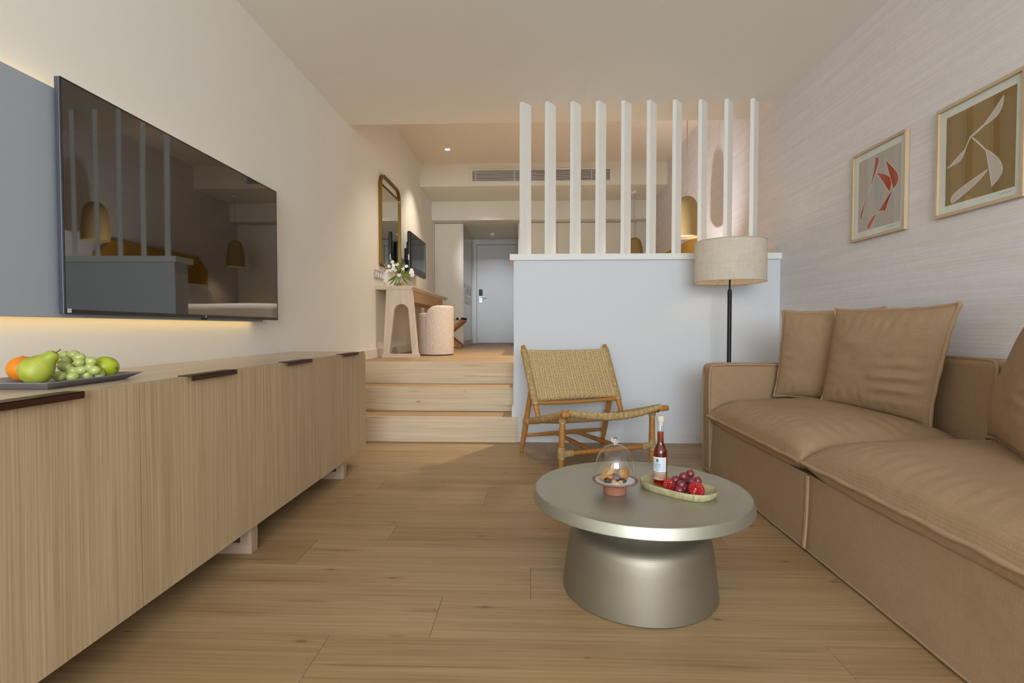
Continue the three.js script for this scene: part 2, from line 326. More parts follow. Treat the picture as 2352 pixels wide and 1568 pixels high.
{ // entrance: wardrobe front on the left, corridor, wardrobe fronts on the right, door
  const w = thing('wardrobe', 'tall plain off-white wardrobe end beside the entrance corridor', 'wardrobe', [-1.42, UF, -9.7]);
  part('front_panel', B(XL + 0.004, -1.185, UF + 0.002, 2.748, -8.95, -8.975, 0.002), M.beam, w);
  part('edge_strip', B(-1.183, -1.166, UF + 0.002, 2.748, -8.95, -8.975, 0.002), M.white, w);
  part('side_panel', uvBox(B(-1.20, -1.168, UF + 0.09, 2.72, -8.985, -10.2, 0.002), 'y'), phy({ map: paleOakTex, color: 0xd4cfcb, roughness: 0.25, clearcoat: 0.6, clearcoatRoughness: 0.15 }), w, 'glossy grey side panel');
  part('plinth', B(-1.22, -1.175, UF, UF + 0.09, -8.99, -10.45), M.base, w);
  part('carcass', B(XL + 0.004, -1.205, UF, 2.748, -8.98, -10.6), M.beam, w);
  const w2 = thing('wardrobe', 'wide run of pale wardrobe doors behind the white slats', 'wardrobe', [0.9, UF, -9.3]);
  for (const [a, b] of [[-0.215, 0.45], [0.455, 1.12], [1.125, 1.79]]) part('door', B(a, b, UF + 0.06, 2.748, -8.95, -8.975, 0.002), M.beam, w2);
  part('carcass', B(-0.215, 1.79, UF, 2.748, -8.98, -10.6), M.beam, w2);
  part('filler', B(1.795, XR - 0.004, UF, 2.757, -8.95, -10.6), M.beam, w2);
  const d = struct('door_1', null, null, 'grey-white entrance door');
  part('door_frame', [B(-1.168, -1.105, UF, 2.70, -10.55, -10.62, 0.004), B(-0.28, -0.217, UF, 2.70, -10.55, -10.62, 0.004), B(-1.105, -0.28, 2.64, 2.70, -10.55, -10.62, 0.004)], M.door, d);
  part('door_leaf', B(-1.10, -0.285, UF + 0.012, 2.635, -10.575, -10.615, 0.003), M.door, d);
  const lk = part('lock_plate', B(-1.055, -0.985, 1.45, 1.60, -10.56, -10.576, 0.006), M.steel, d, 'steel card lock plate');
  part('card_reader', B(-1.055, -0.985, 1.60, 1.73, -10.55, -10.576, 0.008), M.black, d, 'black card reader');
  part('door_handle', [rod(V(-1.02, 1.575, -10.56), V(-1.02, 1.575, -10.51), 0.009), rod(V(-1.03, 1.575, -10.512), V(-0.90, 1.57, -10.512), [[0, 0.009], [0.85, 0.009], [1, 0.006]])], M.steel, d);
  part('keyhole', B(-1.03, -1.005, 1.515, 1.525, -10.558, -10.561), M.black, lk);
}
{
  const s = thing('switch_panel', 'group of small switch plates on the glossy wardrobe side', 'switch panel', [-1.165, 1.6, -9.6]);
  for (const [z, y] of [[-9.15, 1.70], [-9.55, 1.70], [-9.95, 1.70], [-9.6, 1.64], [-9.95, 1.60]]) part('switch_plate', B(-1.168, -1.158, y - 0.035, y + 0.035, z + 0.09, z - 0.09, 0.003), M.grey, s);
  single('notice_sheet', B(-1.168, -1.164, 1.38, 1.52, -9.1, -10.1), M.white, [-1.166, 1.45, -9.6], 'white printed sheet below the switch plates near the entrance door', 'notice');
  const sd = thing('smoke_detector', 'small white square detector on the corridor ceiling before the door', 'detector', [-0.727, 2.757, -9.86]);
  part('housing', B(-0.765, -0.69, 2.69, 2.742, -9.82, -9.90, 0.006), M.white, sd); part('mount', B(-0.755, -0.70, 2.742, 2.757, -9.83, -9.89), M.grey, sd);
}
{ // air vent in the bulkhead
  const v = thing('air_vent', 'long white louvred air vent set in the bulkhead above the bedroom', 'vent', [0.146, 3.211, -7.79]);
  const x0 = -0.905, x1 = 1.205, y0 = 3.118, y1 = 3.318, z = -7.79;
  part('frame', [B(x0, x1, y0, y0 + 0.022, z, z + 0.02, 0.003), B(x0, x1, y1 - 0.022, y1, z, z + 0.02, 0.003), B(x0, x0 + 0.03, y0 + 0.022, y1 - 0.022, z, z + 0.02, 0.003), B(x1 - 0.03, x1, y0 + 0.022, y1 - 0.022, z, z + 0.02, 0.003)], M.white, v);
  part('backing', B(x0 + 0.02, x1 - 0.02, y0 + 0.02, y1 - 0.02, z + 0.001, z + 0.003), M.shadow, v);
  for (let i = 0; i < 10; i++) { const y = y0 + 0.034 + i * 0.0147; const g = new THREE.BoxGeometry(x1 - x0 - 0.06, 0.006, 0.014); g.rotateX(0.35); g.translate((x0 + x1) / 2, y, z + 0.011); part('louver', g, M.white, v); }
  for (const x of [-0.83, -0.25, 0.35, 0.9]) part('divider', B(x, x + 0.008, y0 + 0.022, y1 - 0.022, z + 0.004, z + 0.012), M.white, v);
}

// ───────── lamps ─────────
function downlight(x, z, y, label, I, aim, angle = 0.80, color = new THREE.Color(1, 0.87, 0.71)) {
  const d = thing('downlight', label, 'ceiling light', [x, y, z], 'recessed downlights in the bedroom ceiling');
  part('trim_ring', lathe([[0.036, 0], [0.036, -0.004], [0.052, -0.006], [0.055, -0.001], [0.055, 0]].map(([r, h]) => [r, h]), 32).translate(x, y, z), M.white, d);
  part('diffuser', new THREE.CylinderGeometry(0.036, 0.036, 0.004, 24).translate(x, y - 0.003, z), M.glowWhite, d);
  spot(color, I, [x, y - 0.012, z], aim || [x, 0, z], angle, angle < 0.3 ? 1.0 : 0.45).shadow.radius = 2;
}
downlight(-1.149, -7.17, 3.41, 'round recessed downlight glowing in the bedroom ceiling left of the vent', 10.0);
downlight(-0.80, -5.45, 3.41, 'recessed downlight hidden by the lower ceiling, nearest the stairs', 8.5);
downlight(0.50, -5.60, 3.41, 'recessed downlight hidden by the lower ceiling, above the bed foot', 31.0);
downlight(-0.70, -5.90, 3.41, 'adjustable downlight hidden by the lower ceiling, aimed at the entrance door', 48.0, [-0.69, 1.45, -10.6], 0.21, new THREE.Color(0.92, 0.98, 1.06));
function pendantLamp(x, yb, z, yc, label, I) {
  const p = thing('pendant_lamp', label, 'pendant lamp', [x, yb, z], 'bell-shaped bedside pendant lamps');
  const prof0 = [[0.012, 0.425], [0.04, 0.42], [0.075, 0.395], [0.10, 0.345], [0.117, 0.26], [0.127, 0.15], [0.130, 0.03], [0.128, 0], [0.122, 0], [0.124, 0.03], [0.121, 0.15], [0.111, 0.26], [0.094, 0.34], [0.07, 0.388], [0.012, 0.412]], prof = new THREE.SplineCurve(prof0.map(([a, b]) => new THREE.Vector2(a * 1.07, b))).getPoints(90).map(p => [Math.max(p.x, 0.001), p.y]);
  part('shade', lathe(prof, 40, 1.0).translate(x, yb, z), M.pendant, p);
  part('diffuser', new THREE.CylinderGeometry(0.119, 0.119, 0.004, 32).translate(x, yb + 0.03, z), M.glowWhite, p);
  part('cord', rod(V(x, yb + 0.42, z), V(x, yc, z), 0.004), M.grey, p);
  part('canopy', lathe([[0.001, -0.03], [0.045, -0.028], [0.05, 0]], 24).translate(x, yc, z), M.white, p);
  spot(WARM, I, [x, yb + 0.022, z], [x, 0, z], 1.2, 0.5).shadow.radius = 4;
}
pendantLamp(1.64, 1.905, -5.55, 3.41, 'bell-shaped clay pendant lamp just behind the white slats, lit underneath', 2.5);
pendantLamp(1.62, 1.93, -8.2, 3.07, 'farther bell-shaped clay pendant hanging by the pale wardrobe doors', 2.0);
{ // slim reading lamp standing between partition and bed
  const x = 0.88, z = -5.24, r = thing('reading_lamp', 'slim white reading lamp standing beside the bed, hidden behind the partition', 'lamp', [x, UF, z]);
  part('base', lathe([[0.001, 0], [0.10, 0], [0.104, 0.008], [0.10, 0.014], [0.001, 0.016]], 32).translate(x, UF + 0.0005, z), M.white, r);
  part('stem', rod(V(x, UF + 0.012, z), V(x, 1.40, z), 0.008), M.white, r);
  part('lamp_head', rod(V(x - 0.03, 1.395, z + 0.01), V(x + 0.04, 1.46, z - 0.035), [[0, 0.022], [1, 0.034]]), M.white, r);
  part('lens', rod(V(x + 0.0405, 1.4605, z - 0.0355), V(x + 0.0425, 1.4625, z - 0.0368), 0.028), M.glowWhite, r);
  spot(new THREE.Color(0.95, 0.96, 1.0), 4.5, [x + 0.05, 1.472, z - 0.042], [2.02, 2.50, -5.80], 0.75, 0.7).shadow.radius = 2;
}
{ // floor lamp between sofa and partition
  const x = 1.475, z = -3.90, yb = 1.287, yt = 1.582, r = 0.249;
  const l = thing('floor_lamp', 'floor lamp with oatmeal linen drum shade on a slim black pole behind the sofa', 'floor lamp', [x, 0, z]);
  part('base', lathe([[0.001, 0.0], [0.14, 0.0], [0.145, 0.006], [0.14, 0.014], [0.02, 0.02], [0.001, 0.02]], 40).translate(x, 0.0005, z), M.black, l);
  part('pole', [rod(V(x, 0.015, z), V(x, 1.235, z), [[0, 0.0155], [0.985, 0.0155], [1, 0.012]])], M.black, l);
  part('upper_tube', rod(V(x, 1.235, z), V(x, 1.40, z), 0.007), M.black, l);
  const sh = part('lamp_shade', [scaleUV(new THREE.CylinderGeometry(r, r, yt - yb, 72, 1, true), 2 * Math.PI * r, yt - yb).translate(x, (yb + yt) / 2, z)], M.linen, l);
  for (const y of [yb, yt]) { const t = new THREE.TorusGeometry(r, 0.003, 8, 72); t.rotateX(Math.PI / 2); t.translate(x, y, z); part('shade_rim', t, M.artFrame, sh); }
  const sp = []; for (let i = 0; i < 3; i++) { const a = i * 2.094 + 0.5; sp.push(rod(V(x, 1.33, z), V(x + r * Math.cos(a), yb + 0.004, z + r * Math.sin(a)), 0.0022, 6)); } part('spider', sp, M.steel, l);
  part('bulb', new THREE.SphereGeometry(0.034, 20, 14).scale(1, 1.25, 1).translate(x, 1.44, z), M.glowWarm, l);
  point(WARM, 0.10, [x, 1.44, z]).shadow.radius = 3;
}

// ───────── backlit panel and television ─────────
{
  const p = thing('tv_panel', 'blue-grey wall panel behind the television, edged with a warm light strip', 'wall panel', [XL + 0.03, 0.985, -2.0]);
  const x1 = XL + 0.06, y0 = 0.985, y1 = 1.757, z0 = -0.85, z1 = -3.05;
  part('panel_board', B(x1 - 0.022, x1, y0, y1, z0, z1, 0.002), M.bluePanel, p);
  part('batten', [B(XL, x1 - 0.022, y0 + 0.12, y0 + 0.16, z0 - 0.1, z1 + 0.1), B(XL, x1 - 0.022, y1 - 0.16, y1 - 0.12, z0 - 0.1, z1 + 0.1)], M.white, p);
  for (const [y, s, k] of [[y0 + 0.012, -1, 1.0], [y1 - 0.012, 1, 0.75]]) {
    part('light_strip', B(x1 - 0.040, x1 - 0.024, y - 0.004, y + 0.004, z0 - 0.02, z1 + 0.02), M.glowWarm, p);
    const l = areaLight(2.14, 0.014, WARM2, 4.6 * k, [x1 - 0.027, y + s * 0.006, (z0 + z1) / 2], [x1 - 0.027 - 0.25, y + s, (z0 + z1) / 2]);
    l.quaternion.setFromRotationMatrix(new THREE.Matrix4().makeBasis(V(0, 0, 1), V(-s, 0, 0), V(0, -s, 0)));   // long side along the room, shining away from the panel edge
  }
  const t = thing('television', 'large flat black television on the blue-grey panel, reflecting the slats', 'television', [-1.585, 0.995, -2.43]);
  const tx = -1.57, ty0 = 0.996, ty1 = 1.79, tz0 = -1.692, tz1 = -3.165;
  part('body', B(tx - 0.022, tx - 0.004, ty0, ty1, tz0, tz1, 0.003), M.tvBody, t);
  part('bezel', [B(tx - 0.003, tx, ty0, ty0 + 0.016, tz0, tz1, 0.001), B(tx - 0.003, tx, ty1 - 0.006, ty1, tz0, tz1, 0.001), B(tx - 0.003, tx, ty0 + 0.016, ty1 - 0.006, tz0, tz0 - 0.006, 0.001), B(tx - 0.003, tx, ty0 + 0.016, ty1 - 0.006, tz1 + 0.006, tz1, 0.001)], M.tvPlastic, t);
  // large glass front, very slightly uneven as thin panels are
  part('screen', grid(40, 24, (u, v) => V(tx - 0.0012 + 0.0007 * Math.sin(u * 9 + 1) * Math.sin(v * Math.PI) * 0.35, ty0 + 0.016 + v * (ty1 - ty0 - 0.022), tz0 - 0.006 + u * (tz1 - tz0 + 0.012))), M.screen, t);
  const sticker = canvasTex(64, 48, (c, w, h) => { c.fillStyle = '#e8edf0'; c.fillRect(0, 0, w, h); c.fillStyle = '#55616a'; for (let i = 0; i < 9; i++) c.fillRect(10 + i * 5, 12, i % 3 ? 2 : 3, 22); });
  const sg = new THREE.PlaneGeometry(0.016, 0.013); sg.rotateY(Math.PI / 2); sg.translate(tx + 0.0006, ty0 + 0.012, tz0 - 0.016); part('sticker', sg, std({ map: sticker, roughness: 0.6 }), t, 'small white sticker in the corner');
  const lg = new THREE.CircleGeometry(0.006, 20); lg.rotateY(Math.PI / 2); lg.translate(tx + 0.0006, ty0 + 0.008, -2.45); part('logo', lg, M.steel, t);
  part('sensor', B(tx - 0.012, tx - 0.002, ty0 - 0.008, ty0, -2.43, -2.465, 0.002), M.black, t);
  part('wall_mount', B(XL + 0.06, tx - 0.022, 1.25, 1.55, -2.2, -2.7), M.black, t);
}

// ───────── sideboard ─────────
{
  const X = -1.16, y0 = 0.114, y1 = 0.784, zE = -3.578, zs = [-0.80, -1.49, -2.178, -2.878, -3.578];
  const s = thing('sideboard', 'long light oak sideboard with dark bronze edge pulls under the television', 'sideboard', [-1.41, 0, -2.2]);
  part('carcass', uvBox(B(XL + 0.002, X - 0.021, y0 + 0.003, y1 - 0.02, -0.80, zE + 0.002), 'z'), M.oak, s);
  part('top', uvBox(B(XL + 0.002, X - 0.012, y1 - 0.02, y1, -0.79, zE, 0.002), 'z', 0.3, 0.2), M.cabTop, s);
  part('end_panel', uvBox(B(XL + 0.002, X, y0, y1 - 0.021, zE - 0.001, zE - 0.012, 0.001), 'y'), M.oak, s);
  for (let i = 0; i < 4; i++) {
    const a = zs[i] - 0.0018, b = zs[i + 1] + 0.0018;
    const d = part('door', uvBox(B(X - 0.02, X, y0, y1 + 0.001, a, b), 'y', i * 0.37, i * 0.29), M.oak, s);
    const c = (a + b) / 2 - (i === 3 ? 0.03 : 0), h = 0.135;
    part('handle', [B(X - 0.03, X + 0.020, y1 + 0.001, y1 + 0.004, c + h, c - h, 0.001), B(X + 0.017, X + 0.020, y1 - 0.014, y1 + 0.004, c + h, c - h, 0.001)], M.bronze, d);
  }
  for (const z of [-0.95, -2.103, -3.173]) {
    const xa = -1.60, xb = -1.168, d = 0.05, t = 0.048, g = [];
    g.push(uvBox(B(xa, xb, 0.0005, t, z, z - d, 0.002), 'x'), uvBox(B(xa, xb, 0.095, y0 + 0.002, z, z - d, 0.002), 'x'), uvBox(B(xb - t, xb, t, 0.095, z, z - d), 'y'), uvBox(B(xa, xa + t, t, 0.095, z, z - d), 'y'));
    part('leg', g, M.legOak, s);
  }
}
// ───────── fruit tray on the sideboard ─────────
{
  const YT = 0.784, C = [-1.405, YT, -1.48], base = thing('fruit_tray', 'flat dark grey rectangular tray with flared rim on the oak sideboard', 'tray', C);
  const rect = (hw, hl, y) => [[-hw, y, hl], [hw, y, hl], [hw, y, -hl], [-hw, y, -hl]];
  const rings = [rect(0.100, 0.145, 0.001), rect(0.130, 0.178, 0.019), rect(0.128, 0.175, 0.021), rect(0.098, 0.142, 0.008)], rot = 0.05, pos = [];
  const P = (r, i) => { const q = rings[r][i % 4], c = Math.cos(rot), s2 = Math.sin(rot); return [C[0] + q[0] * c + q[2] * s2, C[1] + q[1], C[2] - q[0] * s2 + q[2] * c]; };
  const quad = (a, b, c, d) => pos.push(...a, ...b, ...c, ...a, ...c, ...d);
  for (let r = 0; r < 3; r++) for (let i = 0; i < 4; i++) quad(P(r, i), P(r, i + 1), P(r + 1, i + 1), P(r + 1, i));
  quad(P(3, 0), P(3, 1), P(3, 2), P(3, 3)); quad(P(0, 3), P(0, 2), P(0, 1), P(0, 0));
  const g = new THREE.BufferGeometry(); g.setAttribute('position', new THREE.Float32BufferAttribute(pos, 3)); g.computeVertexNormals();
  part('dish', g, M.slate, base);
  const yb = YT + 0.0085;
  const speck = (a, b, s) => tex(256, 256, (u, v) => { const t = fbm(u, v, 6, 6, 3, s), k = fbm(u, v, 60, 60, 1, s + 2); return lerp3(lerp3(a, b, t), [a[0] * 0.55, a[1] * 0.5, a[2] * 0.3], k > 0.93 ? 0.3 : 0); });
  const pearM = std({ map: speck([136, 150, 38], [184, 186, 72], 201), roughness: 0.45 }), appleM = std({ map: speck([150, 168, 30], [186, 196, 54], 211), roughness: 0.3 }), orangeM = std({ map: speck([214, 118, 14], [236, 142, 22], 221), roughness: 0.5 });
  // orange
  const o = thing('orange', 'bright orange behind the pear on the grey tray', 'orange', [-1.487, yb, -1.462]);
  const og = new THREE.SphereGeometry(0.038, 36, 24).scale(1, 0.97, 1); og.translate(-1.487, yb + 0.0368, -1.462); part('skin', og, orangeM, o);
  part('navel', new THREE.SphereGeometry(0.004, 10, 8).scale(1, 0.4, 1).translate(-1.487, yb + 0.0735, -1.462), M.leaf2, o);
  // pear, leaning with its neck up and to the right
  const p = thing('pear', 'green pear lying tilted in front of the orange', 'pear', [-1.385, yb, -1.405]);
  const prof = [[0.001, -0.036], [0.012, -0.037], [0.026, -0.030], [0.0375, -0.014], [0.0405, 0.001], [0.0370, 0.017], [0.028, 0.033], [0.0195, 0.047], [0.0165, 0.058], [0.011, 0.066], [0.004, 0.068], [0.001, 0.066]];
  const q = new THREE.Quaternion().setFromUnitVectors(V(0, 1, 0), V(0.62, 0.74, -0.25).normalize()), pc = V(-1.392, yb + 0.0365, -1.405);
  const pl = (gg) => { gg.applyQuaternion(q); gg.translate(pc.x, pc.y, pc.z); return gg; };
  const smooth = new THREE.SplineCurve(prof.map(([a, b]) => new THREE.Vector2(a, b))).getPoints(60).map(v => [Math.max(v.x, 0.0005), v.y]);
  part('skin', pl(lathe(smooth, 40, 1.2)), pearM, p);
  part('stem', pl(tube([[0, 0.064, 0], [0.002, 0.074, 0], [0.005, 0.083, 0.002]], 0.0018, 8, 6)), std({ color: 0x6a6a24, roughness: 0.8 }), p);
  const cal = []; for (let i = 0; i < 6; i++) { const cg = new THREE.ConeGeometry(0.0016, 0.008, 5); cg.rotateZ(1.9); cg.translate(0.005, -0.036, 0); cg.rotateY(i * 1.05); cal.push(pl(cg)); } part('calyx', cal, M.shadow, p);
  // green apple
  const a = thing('apple', 'yellow-green apple at the right end of the grey tray', 'apple', [-1.338, yb, -1.575]);
  const ag = new THREE.SphereGeometry(0.0362, 40, 28).scale(1.02, 0.92, 1); ag.rotateZ(-0.12); ag.translate(-1.338, yb + 0.0336, -1.578);
  part('skin', ag, appleM, a);
  part('blossom_end', new THREE.SphereGeometry(0.003, 10, 8).scale(0.5, 1, 1).translate(-1.3012, yb + 0.030, -1.578), M.shadow, a);
  // green grapes
  const gm = phy({ color: 0xb0b868, roughness: 0.28, clearcoat: 0.25, clearcoatRoughness: 0.3 }), gg = new THREE.SphereGeometry(0.0138, 20, 14).scale(1, 1, 1.2);
  const gp = [
    [-1.405, 0.866, -1.51, 'upper left green grape of the heap, just right of the pear neck'], [-1.372, 0.868, -1.505, 'topmost green grape of the heap'],
    [-1.422, 0.853, -1.515, 'green grape half hidden behind the pear, below the upper left one'], [-1.390, 0.852, -1.503, 'green grape under the upper left grape, near the pear'],
    [-1.352, 0.860, -1.50, 'large green grape right of the topmost one'], [-1.345, 0.847, -1.492, 'long green grape lying across the upper middle of the heap'],
    [-1.328, 0.848, -1.513, 'upper green grape touching the left side of the apple'], [-1.403, 0.832, -1.503, 'green grape in the middle row, pressed against the pear'],
    [-1.382, 0.833, -1.493, 'plump green grape at the left of the middle row'], [-1.362, 0.822, -1.488, 'green grape at the centre front of the heap'],
    [-1.343, 0.824, -1.495, 'green grape just right of the centre front one'], [-1.324, 0.830, -1.507, 'green grape in the middle row below the apple\'s left side'],
    [-1.312, 0.822, -1.508, 'round green grape in front of the apple, right end of the heap'], [-1.384, 0.8065, -1.474, 'lowest left green grape in front of the pear'],
    [-1.352, 0.8065, -1.478, 'lowest green grape at the middle of the tray front'], [-1.336, 0.8065, -1.512, 'low green grape right of the lowest middle one'],
    [-1.322, 0.8065, -1.538, 'low green grape at the foot of the apple'], [-1.366, 0.8065, -1.495, 'shaded green grape between the two lowest front ones'],
    [-1.412, 0.8065, -1.495, 'low green grape tucked against the pear'], [-1.37, 0.845, -1.522, 'inner green grape of the heap, behind the brown stem'],
    [-1.35, 0.822, -1.53, 'inner green grape at the back of the heap, beside the apple'], [-1.395, 0.82, -1.53, 'inner green grape at the back of the heap, behind the pear']];
  gp.forEach(([x, y, z, lab]) => {
    const g = thing('green_grape', lab, 'grape', [x, y, z], 'green grapes on the grey tray');
    const s = new THREE.Mesh(gg, gm); s.name = 'berry'; s.rotation.set(rr(-0.6, 0.6), rr(0, 3), 0); g.add(s);
    const e = new THREE.Mesh(new THREE.SphereGeometry(0.0012, 8, 6), M.leaf2); e.name = 'scar'; e.position.set(0, 0, 0.0162); s.add(e);
  });
  single('grape_stem', [tube([[-1.40, 0.80, -1.51], [-1.38, 0.83, -1.51], [-1.365, 0.852, -1.508], [-1.36, 0.868, -1.505]], 0.0016, 14, 6), tube([[-1.375, 0.84, -1.508], [-1.355, 0.842, -1.504], [-1.33, 0.836, -1.50], [-1.31, 0.825, -1.50]], 0.0014, 14, 6), tube([[-1.372, 0.846, -1.508], [-1.39, 0.85, -1.505], [-1.41, 0.858, -1.512]], 0.0014, 10, 6)], std({ color: 0x6e5a26, roughness: 0.9 }), [-1.37, 0.80, -1.51], 'thin brown stem running through the green grapes', 'grape stem');
}

// ───────── coffee table ─────────
const TC = [0.398, -1.893], TY = 0.352;
{
  const [x, z] = TC, t = thing('coffee_table', 'round champagne metal coffee table with a tray top on a drum base', 'coffee table', [x, 0, z]);
  const R = 0.387;
  const base = [[0.001, 0.001], [0.272, 0.001], [0.2755, 0.006], [0.2735, 0.03], [0.268, 0.08], [0.261, 0.14], [0.254, 0.185], [0.249, 0.202], [0.240, 0.216], [0.226, 0.225], [0.210, 0.230], [0.190, 0.240], [0.178, 0.256], [0.176, 0.275], [0.184, 0.297], [0.205, 0.315], [0.25, 0.326], [0.30, 0.330], [0.001, 0.331]];
  part('drum_base', lathe(base, 96, 0.5).translate(x, 0, z), M.metal, t);
  const top = [[0.001, 0.330], [0.30, 0.330], [0.345, 0.329], [0.362, 0.327], [0.378, 0.326], [0.3875, 0.3275], [0.3895, 0.330], [0.3885, 0.334], [0.3815, 0.360], [0.3800, 0.3628], [0.3775, 0.3640], [0.3735, 0.3632], [0.364, 0.359], [0.350, 0.3545], [0.330, 0.3525], [0.30, TY], [0.001, TY]];
  part('tray_top', lathe(top, 128, 0.5).translate(x, 0, z), M.metalTop, t);
}
{ // terracotta stand, napkin plate, food and glass dome
  const x = 0.306, z = -1.872, y = TY;
  const s = thing('cake_stand', 'terracotta pedestal stand under the glass dome on the coffee table', 'cake stand', [x, y, z]);
  part('pedestal', lathe([[0.001, 0.0005], [0.040, 0.0005], [0.0415, 0.002], [0.0415, 0.032], [0.001, 0.0325]], 48).translate(x, y, z), M.terracotta, s);
  part('plate', lathe([[0.001, 0.0325], [0.044, 0.033], [0.062, 0.036], [0.078, 0.0425], [0.0822, 0.047], [0.0822, 0.049], [0.080, 0.0495], [0.074, 0.0455], [0.06, 0.0405], [0.001, 0.0395]], 64).translate(x, y, z), M.terracotta, s);
  single('sugar_layer', lathe([[0.001, 0.0400], [0.058, 0.0412], [0.0705, 0.0452], [0.0725, 0.0468], [0.068, 0.0475], [0.055, 0.0462], [0.001, 0.0455]], 56).translate(x, y, z), std({ color: 0xe6ebf0, roughness: 0.9, bumpMap: boucleBump, bumpScale: 0.002 }), [x, y + 0.04, z], 'white speckled layer covering the terracotta plate under the food', 'plate liner');
  const d = thing('glass_dome', 'clear glass bell dome with a ball knob over the biscuits', 'glass dome', [x, y + 0.046, z]);
  const prof = [[0.0735, 0], [0.0735, 0.02], [0.072, 0.045], [0.067, 0.074], [0.057, 0.099], [0.042, 0.117], [0.024, 0.127], [0.008, 0.1305], [0.0005, 0.131]];
  const pts = new THREE.SplineCurve(prof.map(v => new THREE.Vector2(...v))).getPoints(48).map(v => [Math.max(v.x, 0.0005), v.y]);
  part('bell', lathe(pts, 72, 1.5).translate(x, y + 0.046, z), M.domeGlass, d);
  const rim = new THREE.TorusGeometry(0.0735, 0.0014, 10, 72); rim.rotateX(Math.PI / 2); rim.translate(x, y + 0.0476, z); part('rim', rim, M.solidGlass, d);
  part('knob', [new THREE.SphereGeometry(0.0135, 28, 18).translate(x, y + 0.046 + 0.1475, z), new THREE.CylinderGeometry(0.007, 0.010, 0.006, 24).translate(x, y + 0.046 + 0.1335, z)], M.solidGlass, d);
  const yp = y + 0.0455;
  const rough = (g, amp, sd, f = 60) => { g = mergeVertices(norm((() => { const q = g.clone(); q.deleteAttribute('uv'); q.deleteAttribute('normal'); return q; })())); g.deleteAttribute('uv'); g.deleteAttribute('normal'); g = mergeVertices(g, 1e-5); const p = g.attributes.position; for (let i = 0; i < p.count; i++) { const k = 1 + amp * (vn(p.getX(i) * f + 50, p.getY(i) * f + 50 + p.getZ(i) * f * 0.7, 9999, 9999, sd) - 0.5); p.setXYZ(i, p.getX(i) * k, p.getY(i) * k, p.getZ(i) * k); } g.computeVertexNormals(); return g; };
  const crust = std({ map: tex(128, 128, (u, v) => lerp3([150, 100, 46], [204, 158, 92], fbm(u, v, 8, 8, 3, 301))), roughness: 0.85 }), choc = std({ color: 0x3a241d, roughness: 0.6 }), apri = std({ color: 0xb96a22, roughness: 0.55 }), plain = std({ color: 0xb98d58, roughness: 0.85 });
  const place = (g, px, py, pz, ry, rz) => { g.rotateZ(rz); g.rotateY(ry); g.translate(px, py, pz); return g; };
  single('biscuit', place(rough(new RoundedBoxGeometry(0.017, 0.050, 0.030, 5, 0.003), 0.16, 1, 160), x - 0.034, yp + 0.021, z + 0.005, 0.5, -0.75), plain, [x - 0.034, yp, z + 0.005], 'plain slab biscuit leaning at the left under the glass dome', 'biscuit');
  single('biscuit', place(rough(new RoundedBoxGeometry(0.020, 0.056, 0.028, 5, 0.005), 0.22, 2, 150), x - 0.012, yp + 0.032, z - 0.014, -0.2, -0.5), plain, [x - 0.012, yp, z - 0.014], 'tallest upright biscuit at the centre under the glass dome', 'biscuit');
  single('biscuit', place(rough(new THREE.SphereGeometry(0.026, 24, 16).scale(1.05, 0.85, 0.6), 0.35, 3, 110), x + 0.026, yp + 0.022, z + 0.004, 0.4, 0.5), crust, [x + 0.026, yp, z + 0.004], 'golden knobbly nut biscuit at the right under the glass dome', 'biscuit');
  const bits = [['chocolate_piece', choc, -0.031, 0.010, 0.032, 0.012, 'dark chocolate piece at the left front under the dome'], ['chocolate_piece', choc, 0.000, 0.014, 0.012, 0.017, 'big dark chocolate piece in the middle under the dome'], ['chocolate_piece', choc, 0.024, 0.008, 0.030, 0.010, 'dark chocolate piece below the golden nut biscuit'], ['dried_apricot', apri, -0.023, 0.019, 0.024, 0.011, 'orange dried apricot on the left chocolate piece'], ['hazelnut', plain, -0.010, 0.007, 0.036, 0.0085, 'small brown nut left of centre at the front of the plate'], ['hazelnut', plain, 0.013, 0.007, 0.042, 0.008, 'small orange-brown nut right of centre at the front of the plate']];
  bits.forEach(([n, m, dx, dy, dz, r, lab], i) => single(n, rough(new THREE.SphereGeometry(r, 18, 12).scale(1.1, 0.8, 0.95), n === 'hazelnut' ? 0.05 : 0.5, 20 + i, 140).translate(x + dx, yp + dy - 0.001, z + dz), m, [x + dx, yp, z + dz], lab, n === 'chocolate_piece' ? 'chocolate' : n === 'hazelnut' ? 'nut' : 'apricot'));
}
